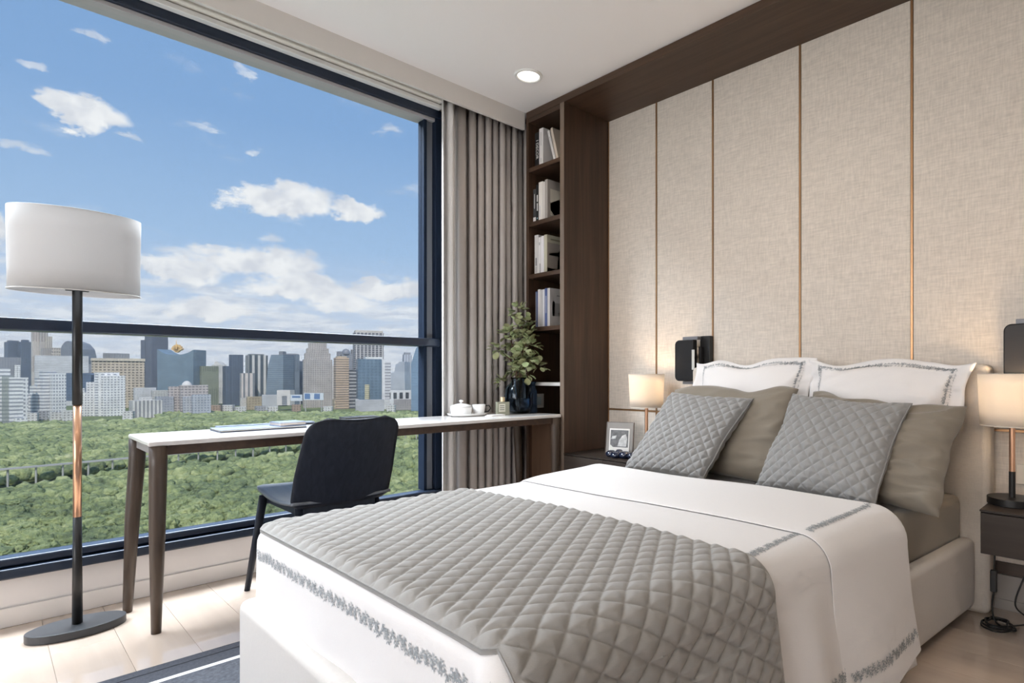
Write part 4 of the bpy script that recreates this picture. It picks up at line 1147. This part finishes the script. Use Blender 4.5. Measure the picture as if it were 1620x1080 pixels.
for x, D, st in spots:
    if on_path(x, D): continue
    p = out_pt(x, D, GZ)
    r = random.uniform(2.6, 4.8) if st < 7 else (random.uniform(3.8, 6) if st < 10 else random.uniform(5, 7.5))
    h = random.uniform(5.5, 10.5) if st < 10 else random.uniform(4, 7)
    if x < 250 and D > 1000 - .35 * (250 - x): continue
    ytop = HYP + FPX * (CAMZ - (GZ + h + r * .5)) / D
    if named < 300 and seen_px(x, ytop) and D < 420:
        o = bpy.data.objects.new('park_tree', random.choice(tree_me)); col.objects.link(o)
        s = r * 1.05
        o.location = (p.x, p.y, GZ + s); o.scale = (s, s, s * h / 7.0); o.rotation_euler = (0, 0, random.uniform(0, 6.28))
        tag(o, 'round green tree crown low in the park canopy below the window', 'tree', 'nearest park trees below the window')
        named += 1
        continue
    V, F_ = arr[random.randrange(2) if D < 620 else 2]
    a = random.uniform(0, 6.28); ca, sa = math.cos(a), math.sin(a)
    R_ = np.array([[ca, -sa, 0], [sa, ca, 0], [0, 0, 1]])
    W_v = (V * np.array([r, r, r * h / 7])) @ R_.T + np.array([p.x, p.y, GZ + r * (1 if st < 10 else .35)])
    sv.append(W_v); sf_.append(F_ + so_); so_ += len(V)
sv = np.concatenate(sv); sf_ = np.concatenate(sf_)
off = np.array([-600., 300., GZ])
me = bpy.data.meshes.new('park_canopy')
me.vertices.add(len(sv)); me.vertices.foreach_set('co', (sv - off).astype(np.float32).ravel())
me.loops.add(len(sf_) * 3); me.loops.foreach_set('vertex_index', sf_.astype(np.int32).ravel())
me.polygons.add(len(sf_)); me.polygons.foreach_set('loop_start', np.arange(0, len(sf_) * 3, 3, dtype=np.int32))
me.polygons.foreach_set('use_smooth', np.ones(len(sf_), dtype=bool))
me.update(calc_edges=True); me.validate()
me.materials.append(M_tree)
can = bpy.data.objects.new('park_canopy', me); col.objects.link(can); can.location = tuple(off)
tag(can, 'dense green tree canopy filling the park below the city', 'trees'); can['kind'] = 'stuff'

# elevated walkway through the park
def walk_pt(x):
    y = 741 - (x - 30) * .0905
    D = FPX * (CAMZ - (GZ + 14)) / (y - HYP)
    return out_pt(x, D, GZ + 14)
wk = thing('elevated_walkway', 'pale elevated walkway on pillars crossing the park canopy', 'walkway', (walk_pt(240).x, walk_pt(240).y, GZ))
A_, B_ = walk_pt(-60), walk_pt(700)
M_conc = pm('pale_concrete', (.42, .41, .40), .8)
dvec = (B_ - A_).normalized(); nv = Vector((-dvec.y, dvec.x, 0)) * 2.2
MB().extrude([A_ - nv, A_ + nv, A_ + nv + Vector((0, 0, 1)), A_ - nv + Vector((0, 0, 1))], B_ - A_).build('deck', M_conc, wk)
pil = MB()
k_ = int((B_ - A_).length / 14)
for i in range(k_):
    p = A_ + (B_ - A_) * (i + .5) / k_
    pil.cyl((p.x, p.y, GZ), (p.x, p.y, GZ + 13.9), .6, n=8)
o = pil.build('pillar', M_conc, wk); o['kind'] = 'stuff'

# facade material: window grid in the building's own metres
FAC = {}
def facade(wall, win_c, fh=5.0, bw=5.0, zf=.5, xf=.55, rough=.5):
    key = (wall, win_c, fh, bw, zf, xf)
    if key in FAC: return FAC[key]
    m = bpy.data.materials.new('facade'); m.use_nodes = True
    N, L = m.node_tree.nodes, m.node_tree.links
    b = N['Principled BSDF']; b.inputs['Roughness'].default_value = rough; b.inputs['Specular IOR Level'].default_value = .3
    tc = N.new('ShaderNodeTexCoord'); sp = N.new('ShaderNodeSeparateXYZ'); L.new(tc.outputs['Object'], sp.inputs[0])
    def mt(op, a, c=None):
        n = N.new('ShaderNodeMath'); n.operation = op
        for i, v in enumerate((a, c)):
            if v is None: continue
            if isinstance(v, (int, float)): n.inputs[i].default_value = v
            else: L.new(v, n.inputs[i])
        return n.outputs[0]
    fz = mt('FRACT', mt('DIVIDE', mt('ADD', sp.outputs[2], 1000 * fh), fh))
    fx = mt('FRACT', mt('DIVIDE', mt('ADD', mt('ADD', sp.outputs[0], sp.outputs[1]), 1000 * bw), bw))
    wn = mt('MULTIPLY', mt('LESS_THAN', fz, zf), mt('LESS_THAN', fx, xf))
    g = N.new('ShaderNodeNewGeometry'); sn = N.new('ShaderNodeSeparateXYZ'); L.new(g.outputs['Normal'], sn.inputs[0])
    wn = mt('MULTIPLY', wn, mt('LESS_THAN', sn.outputs[2], .5))
    nz = N.new('ShaderNodeTexNoise'); nz.inputs['Scale'].default_value = .045; nz.inputs['Detail'].default_value = 3; L.new(tc.outputs['Object'], nz.inputs['Vector'])
    mx = N.new('ShaderNodeMix'); mx.data_type = 'RGBA'; L.new(wn, mx.inputs[0]); mx.inputs[6].default_value = (*wall, 1); mx.inputs[7].default_value = (*win_c, 1)
    mr = N.new('ShaderNodeMapRange'); L.new(nz.outputs['Fac'], mr.inputs[0]); mr.inputs[1].default_value = .3; mr.inputs[2].default_value = .7; mr.inputs[3].default_value = .86; mr.inputs[4].default_value = 1.12
    m2 = N.new('ShaderNodeMix'); m2.data_type = 'RGBA'; m2.blend_type = 'MULTIPLY'; m2.inputs[0].default_value = 1
    L.new(mx.outputs[2], m2.inputs[6]); L.new(mr.outputs[0], m2.inputs[7])
    L.new(m2.outputs[2], b.inputs['Base Color'])
    FAC[key] = m
    return m
# wall colour presets
WHT = lambda **k: facade((.76, .76, .77), (.30, .32, .36), **k)
BEI = lambda **k: facade((.56, .50, .43), (.22, .20, .18), **k)
DBL = lambda **k: facade((.10, .13, .18), (.065, .085, .13), **k)
GLS = lambda **k: facade((.24, .30, .36), (.16, .21, .27), **k)
GRY = lambda **k: facade((.28, .29, .32), (.17, .18, .21), **k)
def building(name, label, D, tiers, extra=None):
    """tiers: (x0, x1, ytop, material, yaw, depth ratio[, part name]) boxes or ('poly', [(px, py)...], depth m, material[, name])"""
    xs_ = []
    for t in tiers: xs_ += ([t[0], t[1]] if t[0] != 'poly' else [p[0] for p in t[1]])
    mid = (min(xs_) + max(xs_)) / 2
    b0 = out_pt(mid, D, GZ)
    root = thing(name, label, 'building', b0)
    m_per_px = D / FPX
    for t in tiers:
        if t[0] == 'poly':
            pts = [out_pt(px_, D, py=py_) for px_, py_ in t[1]]
            bearing = Vector((-CS, CC, 0))
            mb = MB().extrude(pts, bearing * t[2])
            mb.build(t[4] if len(t) > 4 else 'tower_block', t[3], root)
            continue
        x0, x1, yt, mat, yaw, dr = t[:6]
        W = (x1 - x0) * m_per_px
        w = W / (math.cos(yaw) + dr * abs(math.sin(yaw))); d = w * dr
        ztop = CAMZ + (HYP - yt) / FPX * D
        zbot = GZ if len(t) < 8 else CAMZ + (HYP - t[7]) / FPX * D
        c = out_pt((x0 + x1) / 2, D, GZ)
        brg = math.atan2(c.y, c.x)
        r = brg - PI / 2 + yaw
        o = MB().box(-w / 2, w / 2, -d / 2, d / 2, 0, ztop - zbot).build(t[6] if len(t) > 6 and t[6] else 'tower_block', mat, root, local=True)
        o.location = (c.x - b0.x, c.y - b0.y, zbot - GZ); o.rotation_euler = (0, 0, r)
    return root
WB = dict(fh=6, bw=60, zf=.42, xf=1.0)          # balcony bands
B = building
B('apartment_block', 'white apartment block with banded balconies at the left window edge', 920, [(-22, 6, 592, WHT(**WB), .1, .8), (-8, 12, 581, WHT(**WB), .1, .8), (5, 18, 594, facade((.34, .37, .36), (.22, .25, .25), **WB), .1, .9), (17, 33, 597, WHT(**WB), .1, .8), (25, 40, 661, WHT(), .1, .8)])
B('apartment_block', 'slim white block just right of the banded apartment block', 1040, [(29, 42, 597, WHT(fh=7), .2, .8)])
B('office_block', 'flat topped grey office block behind the left apartment block', 1500, [(-12, 25, 565, GRY(fh=4), .1, .5), (24, 31, 577, WHT(), .1, .6)])
B('twin_tower', 'left of the two dark blue twin towers', 1950, [(11, 31, 541, DBL(), .3, .8), (14, 27, 538.5, DBL(), .3, .8)])
B('twin_tower', 'right of the two dark blue twin towers', 1960, [(31, 52, 541, DBL(), .3, .8), (35, 44, 537.5, DBL(), .3, .8)])
B('skyscraper', 'tall cream skyscraper rising behind the window rail', 1750, [(52, 65, 516, facade((.58, .53, .49), (.42, .36, .33), fh=90, bw=6), .2, .7), (64, 74, 520, facade((.50, .46, .43), (.30, .27, .26), fh=90, bw=6), .2, .7), (73, 81, 532, BEI(), .2, .7)])
B('office_block', 'cream block with dark roof storey beside the tall cream skyscraper', 1680, [(68, 84, 551, facade((.40, .37, .35), (.26, .24, .24), fh=5, bw=5), .1, .6), (83, 94, 550, BEI(fh=9), .1, .6)])
B('office_tower', 'grey office tower with rounded shoulder behind the lamp pole', 2050, [('poly', [(94, 640), (94, 562), (97, 548), (102, 541), (107, 539), (118, 543), (126, 552), (129, 566), (129, 640)], 60, facade((.20, .22, .26), (.15, .17, .21), fh=4, bw=5))])
B('office_block', 'wide plain white office block behind the stepped white condominium', 1520, [(67, 129, 563, facade((.66, .66, .68), (.50, .51, .55), fh=4.5, bw=90, xf=1), .05, .4)])
B('condominium', 'stepped white condominium left of the lamp pole', 1080, [(42, 56, 623, WHT(**WB), .3, .8), (50, 66, 610, WHT(**WB), .3, .8), (58, 74, 598, WHT(**WB), .3, .8), (66, 86, 587, WHT(**WB), .3, .8), (82, 101, 590, WHT(fh=6, bw=4), .3, .8), (33, 48, 633, WHT(), .3, .8)])
B('office_block', 'dark blue glass block widening to the top behind the lamp pole', 1250, [('poly', [(100, 634), (99, 593), (104, 590), (140, 590), (145, 593), (141, 617), (139, 634)], 40, facade((.10, .14, .21), (.07, .10, .16), fh=6, bw=6))])
B('office_block', 'small cream block peeping over the blue glass block', 1700, [(126, 137, 578, BEI(), .1, .6)])
B('office_block', 'plain slate grey block left of the cream hotel', 1900, [(138, 156, 576, facade((.24, .25, .29), (.20, .21, .25)), .1, .6)])
B('hotel', 'wide cream hotel slab with dark window grid and grey roof plant', 1420, [(155, 219, 569, facade((.60, .51, .40), (.17, .14, .11), fh=6.5, bw=7.5, zf=.45, xf=.6), .08, .35), (154, 220, 567, facade((.62, .55, .45), (.62, .55, .45)), .08, .4, 'cornice', 571), (168, 200, 559, facade((.24, .25, .26), (.17, .18, .20)), .08, .4, 'roof_plant', 567.2)])
B('office_block', 'thin white block between the cream hotel and the dark tower', 1530, [(217, 226, 573, WHT(), .1, .8)])
B('condominium', 'terraced white condominium with grid windows right of the lamp pole', 1150, [(128, 171, 620, WHT(fh=5, bw=5), .05, .4), (141, 170, 604, WHT(fh=5, bw=5), .05, .5), (154, 184, 589, WHT(fh=5, bw=9), .05, .5), (167, 194, 594, WHT(fh=5, bw=5), .05, .6), (120, 132, 614, WHT(), .05, .6)])
B('skyscraper', 'tall dark slate skyscraper left of the gold crowned tower', 1620, [(225, 242, 538, facade((.135, .15, .19), (.10, .115, .155), fh=4, bw=70, xf=1), .5, .8), (233, 262, 525, facade((.135, .15, .19), (.10, .115, .155), fh=4, bw=70, xf=1), .5, .8)])
gt = B('crowned_tower', 'blue glass tower with curved top and golden crown', 1460, [('poly', [(249, 640), (248.5, 552), (256, 557), (264, 560), (278, 561.5), (290, 560), (298, 557.5), (306, 553), (305.5, 640)], 45, facade((.18, .25, .31), (.13, .19, .25), fh=4.5, bw=5, rough=.25))])
gc = out_pt(279, 1462, py=552)
M_gold = pm('gold_crown', (.80, .52, .20), .5)
for i in range(7):
    a = (i - 3) / 3 * 1.35
    pts = []
    for q in range(12):
        an = 2 * PI * q / 12
        pts.append((math.cos(an) * 3.6, math.sin(an) * 10.5 + 3.5))
    ca, sa = math.cos(a), math.sin(a)
    P3 = [gc + Vector((CC, CS, 0)) * (u * ca + w * sa) + Vector((0, 0, 1)) * (-u * sa + w * ca - 2) for u, w in pts]
    MB().extrude(P3, Vector((-CS, CC, 0)) * (6 + .6 * abs(i - 3))).build('crown_petal', M_gold, gt)
MB().cyl(gc, gc + Vector((0, 0, 23)), 1.6, .3, 8).build('spire', M_gold, gt)
B('office_tower', 'slim grey tower right of the gold crowned tower', 2000, [(304, 311, 582, GRY(), .1, .8)])
B('low_block', 'low white block before the dark slate skyscraper', 1360, [(215, 243, 613, facade((.58, .58, .60), (.48, .49, .52)), .1, .5), (243, 272, 617, facade((.50, .49, .48), (.35, .34, .34)), .1, .5)])
B('condominium', 'small white ribbed condominium at the park edge', 1100, [(210, 251, 633, facade((.66, .64, .62), (.28, .28, .30), fh=80, bw=6, xf=.45), .25, .5), (222, 238, 628, facade((.68, .66, .64), (.5, .5, .5)), .25, .6)])
B('low_block', 'grey blue low block beside the small ribbed condominium', 1180, [(248, 272, 627, facade((.40, .42, .47), (.28, .30, .36)), .2, .6)])
cb = B('condominium', 'pink beige condominium with a small white dome', 1200, [(269, 296, 611, facade((.52, .47, .45), (.24, .22, .23), fh=5.5, bw=6, zf=.5, xf=.7), .1, .6), (288, 325, 609, facade((.52, .47, .45), (.24, .22, .23), fh=5.5, bw=6, zf=.5, xf=.7), .1, .6)])
dc = out_pt(295.5, 1190, py=611)
MB().lathe([(8.5, 0), (8.3, 3), (7, 7), (4, 10), (0, 11.5)], dc, 20).build('dome', pm('dome_white', (.66, .64, .62), .6), cb, smooth=True)
B('condominium', 'grey blue condominium slab at the park edge', 1140, [(291, 308, 627, facade((.50, .51, .55), (.27, .29, .34), fh=5, bw=5), .1, .6), (306, 331, 624, facade((.46, .48, .53), (.25, .28, .34), fh=5, bw=5), .1, .6)])
B('office_tower', 'olive green tower with orange lower floors', 1500, [(315, 343, 579, facade((.25, .27, .20), (.17, .19, .14), fh=90, bw=5), .35, .7), (325, 344, 613, facade((.42, .31, .19), (.30, .23, .14), fh=90, bw=5), .35, .4)])
B('office_tower', 'white tower with small peaked roof behind the olive green tower', 1640, [(337, 356, 577, facade((.60, .59, .56), (.46, .46, .45), fh=90, bw=6), .1, .7), ('poly', [(337, 578), (341, 571), (346, 573), (353, 578)], 20, facade((.62, .60, .56), (.62, .60, .56)), 'roof')])
B('office_tower', 'dark navy tower with raised right half', 1520, [(355, 382, 579, DBL(fh=4, bw=5), .25, .7), (364, 383, 561, DBL(fh=4, bw=5), .25, .8)])
B('office_tower', 'black and white striped tower', 1500, [(391, 421, 562, facade((.62, .60, .57), (.07, .09, .11), fh=90, bw=13, zf=1, xf=.55), .3, .8), (394, 416, 560, facade((.20, .22, .22), (.1, .12, .12)), .3, .8)])
B('office_tower', 'pink white striped block in front of the striped tower', 1440, [(381, 401, 590, facade((.64, .57, .54), (.20, .21, .23), fh=90, bw=10, zf=1, xf=.4), .2, .7)])
B('office_tower', 'slanted blue grey glass tower', 1500, [('poly', [(419, 640), (424, 578), (429, 561), (448, 561), (448, 640)], 50, GLS(fh=5, bw=90, xf=1)), ('poly', [(441, 562), (441, 555.5), (447.5, 555.5), (447.5, 562)], 15, GRY(), 'roof_plant')])
B('office_tower', 'grey glass tower with a flat dark roof beside the slanted tower', 1560, [(446, 472, 561, facade((.17, .21, .26), (.13, .165, .21), fh=90, bw=6), .3, .7), (448, 471, 559.5, facade((.25, .25, .27), (.2, .2, .22)), .3, .7)])
B('office_tower', 'dark blue tower left of the stepped stone skyscraper', 1620, [(466, 483, 571, DBL(), .2, .8)])
ST = facade((.44, .405, .385), (.29, .265, .26), fh=5, bw=5, zf=.6, xf=.5)
B('skyscraper', 'stepped stone coloured skyscraper in the middle of the skyline', 1460, [(481, 523, 569, ST, .05, .9), (483.5, 520.5, 559, ST, .05, .9), (486, 518, 551.5, ST, .05, .9), (489, 515, 543, ST, .05, .9), (495, 509, 536, ST, .05, .9)])
B('office_block', 'thin pale block right of the stepped stone skyscraper', 1620, [(521, 530, 578, facade((.62, .58, .55), (.5, .48, .46)), .1, .8)])
B('office_tower', 'tan tower with white horizontal bands', 1380, [(529, 551, 566, facade((.58, .44, .32), (.24, .19, .16), fh=5.5, bw=90, zf=.45, xf=1), .25, .7), (532, 548, 563.5, facade((.55, .45, .33), (.4, .3, .22)), .25, .7), (527, 549, 631, facade((.62, .49, .35), (.40, .33, .26), fh=9, bw=8), .25, .7)])
dg = B('office_tower', 'grey tower topped by a dark dome', 1520, [(533, 541, 556, GRY(), .1, .8), (540, 557, 560, GRY(fh=5, bw=5), .1, .8)])
dc = out_pt(547.5, 1515, py=560)
MB().lathe([(10, 0), (10, 3), (9, 8), (6, 12), (0, 14)], dc, 20).build('dome', pm('dome_grey', (.22, .23, .26), .4), dg, smooth=True)
B('skyscraper', 'tall dark ribbed skyscraper rising above the window rail', 1720, [(560, 605, 527, facade((.55, .53, .52), (.10, .10, .12), fh=6, bw=10, zf=.8, xf=.68), .1, .7), (562, 604, 523.5, facade((.55, .51, .46), (.5, .46, .42)), .1, .6), (555, 563, 553, facade((.30, .30, .32), (.10, .10, .12), fh=6, bw=7, zf=.8), .1, .8)])
B('apartment_block', 'dark banded tower in front of the ribbed skyscraper', 1400, [(550, 567, 585, facade((.42, .42, .44), (.09, .10, .12), fh=8, bw=90, zf=.55, xf=1), .2, .7)])
bg = B('office_tower', 'blue glass tower with a white cap and a lit yellow column', 1400, [(565, 605, 568, facade((.17, .24, .31), (.12, .18, .25), fh=7, bw=9, zf=.8, xf=.75, rough=.25), .15, .6), (577, 604, 564.5, facade((.72, .72, .72), (.72, .72, .72)), .15, .6, 'white_cap', 568.2)])
B('podium', 'pale grey podium wall at the foot of the blue glass tower', 1300, [(564, 606, 632, facade((.46, .46, .49), (.42, .42, .46)), .05, .4), (563, 567, 631, facade((.7, .7, .7), (.7, .7, .7)), .05, .8)])
yc = facade((.62, .56, .38), (.35, .33, .25), fh=4.5, bw=90, xf=1, zf=.4)
pts = [out_pt(577, 1372, py=631.5), out_pt(583.5, 1372, py=631.5), out_pt(583.5, 1372, py=608), out_pt(577, 1372, py=608)]
MB().extrude(pts, Vector((-CS, CC, 0)) * 4).build('lit_column', yc, bg)
B('apartment_tower', 'white banded apartment tower right of the blue glass tower', 1380, [(604, 611, 568, facade((.70, .70, .72), (.70, .70, .72)), .1, .9), (609, 618, 572, facade((.66, .66, .68), (.33, .33, .36), fh=7, bw=90, xf=1), .1, .9), (605, 626, 631, facade((.66, .66, .68), (.6, .6, .62)), .1, .5)])
B('apartment_tower', 'white tower with a stepped slanting left edge', 1480, [('poly', [(617, 640), (618, 590), (624, 588), (626, 576), (631, 574), (632, 572), (640, 572), (641, 640)], 40, facade((.52, .56, .62), (.42, .46, .53), fh=90, bw=5))])
B('apartment_tower', 'slim pale grey tower beside the blue glass edge building', 1540, [(637, 651, 561, facade((.50, .52, .57), (.34, .36, .42), fh=90, bw=7), .2, .8), (639, 649, 557.5, facade((.32, .33, .36), (.25, .26, .3)), .2, .8)])
pd = B('podium', 'white podium with black openings at the foot of the slanting tower', 1340, [(618, 651, 617, facade((.68, .68, .70), (.05, .055, .065), fh=26, bw=13, zf=.55, xf=.55), 0, .4), (624, 651, 631, facade((.36, .34, .35), (.25, .24, .25), fh=5, bw=5), 0, .45)])
B('office_tower', 'sky blue glass building with slanted top at the right of the view', 1300, [('poly', [(650.5, 650), (650.5, 575), (658, 551), (662, 547), (700, 547), (700, 650)], 50, facade((.22, .31, .43), (.19, .28, .40), fh=6, bw=90, xf=1, rough=.3))])
B('pavilion', 'white portal shaped building at the park edge', 1310, [('poly', [(438, 641), (438, 617), (459, 617), (459, 641), (454, 641), (454, 626), (446, 626), (446, 641)], 18, facade((.70, .66, .64), (.70, .66, .64))), ('poly', [(446.2, 641), (446.2, 626.2), (453.8, 626.2), (453.8, 641)], 6, GRY(), 'recess')])
B('low_block', 'pale grey low block left of the white portal building', 1330, [(416, 438, 624, facade((.50, .51, .54), (.45, .46, .50)), .05, .5), (430, 433.5, 626, facade((.06, .07, .09), (.06, .07, .09)), .05, 1.0)])
B('low_block', 'brown and gold low building left of the pale grey block', 1360, [(392, 418, 627, facade((.42, .35, .24), (.28, .22, .16), fh=6, bw=6), .1, .5), (381, 396, 629, facade((.58, .56, .54), (.5, .48, .47)), .1, .6)])
def billboard(label, D, x0, x1, y0, y1, squares):
    c = out_pt((x0 + x1) / 2, D, GZ)
    t = thing('billboard', label, 'billboard', c)
    pts = [out_pt(x0, D, py=y1), out_pt(x1, D, py=y1), out_pt(x1, D, py=y0), out_pt(x0, D, py=y0)]
    MB().extrude(pts, Vector((-CS, CC, 0)) * 2).build('panel', pm('billboard_white', (.66, .70, .76), .6), t)
    for a, b, c_, d_ in squares:
        pts = [out_pt(a, D - .4, py=d_), out_pt(b, D - .4, py=d_), out_pt(b, D - .4, py=c_), out_pt(a, D - .4, py=c_)]
        MB().extrude(pts, Vector((-CS, CC, 0)) * .3).build('printed_square', pm('billboard_blue', (.12, .21, .40), .6), t)
    for xx in (x0 + 3, x1 - 3):
        p = out_pt(xx, D + 1, GZ); q = out_pt(xx, D + 1, py=y1)
        MB().cyl(p, q, 1.2, n=8).build('post', M_conc, t)
billboard('long billboard with two blue squares under the stepped stone skyscraper', 1280, 480.5, 511.5, 621.5, 632.5, [(482, 490.5, 622.5, 631), (497, 506, 622.5, 631)])
billboard('pale blue billboard left of the two square billboard', 1290, 459.5, 478, 624, 634, [(462, 475, 626, 629)])
random.seed(41)
HOUSES = [(46, 13, 0, 'low white house under the stepped white condominium'), (62, 12, 1, 'low grey house under the stepped white condominium'),
    (80, 14, 0, 'low white house left of the lamp pole at the park edge'), (100, 13, 0, 'low white house under the dark blue glass block'),
    (196, 15, 0, 'low white house between the terraced and ribbed condominiums'), (334, 16, 2, 'low brown roofed house right of the grey blue condominium'),
    (352, 18, 0, 'low white house under the dark navy tower'), (372, 16, 0, 'low white house under the pink white striped block'),
    (404, 15, 1, 'low grey house under the brown and gold building'), (424, 14, 0, 'low white house under the pale grey low block'),
    (462, 13, 2, 'low brown roofed house under the pale blue billboard'), (512, 14, 0, 'low white house right of the two square billboard'),
    (612, 14, 0, 'low white house under the white banded apartment tower')]
HC = [(.66, .65, .64), (.38, .38, .40), (.40, .30, .23)]
for x, w, kind, lab in HOUSES:
    Dl = (1000 if x < 250 else 1200) + random.uniform(0, 40)
    cc = HC[kind]
    yt = HYP + FPX * (CAMZ - (GZ + random.uniform(13, 20))) / Dl
    B('house', lab, Dl, [(x, x + w, yt, facade(cc, tuple(q * .45 for q in cc), fh=4.5, bw=5, zf=.5, xf=.5), random.uniform(-.4, .4), .7)])['group'] = 'low houses along the park edge'

# the skyline going on past the window's right edge
sk = MB()
random.seed(77)
for i in range(12):
    x = 712 + i * 26; Dk = random.uniform(1350, 1700)
    p = out_pt(x, Dk, GZ); w_ = random.uniform(12, 24); h_ = random.uniform(60, 150)
    sk.box(p.x - w_, p.x + w_, p.y - w_, p.y + w_, GZ, GZ + h_)
o = sk.build('skyline', facade((.40, .42, .46), (.24, .27, .32)))
tag(o, 'grey towers of the skyline going on behind the curtain', 'skyline'); o['kind'] = 'stuff'

# thin aerial haze over the park and the city
hz = MB().box(-3500, -60, -1100, 2800, GZ - 1, 190).build('haze', None)
m = bpy.data.materials.new('aerial_haze'); m.use_nodes = True
N = m.node_tree.nodes; N.clear()
v = N.new('ShaderNodeVolumeScatter'); v.inputs['Density'].default_value = .00009; v.inputs['Color'].default_value = (.93, .96, 1, 1)
o = N.new('ShaderNodeOutputMaterial'); m.node_tree.links.new(v.outputs[0], o.inputs['Volume'])
hz.data.materials.append(m)
tag(hz, 'thin pale haze over the park and the distant city', 'haze'); hz['kind'] = 'stuff'
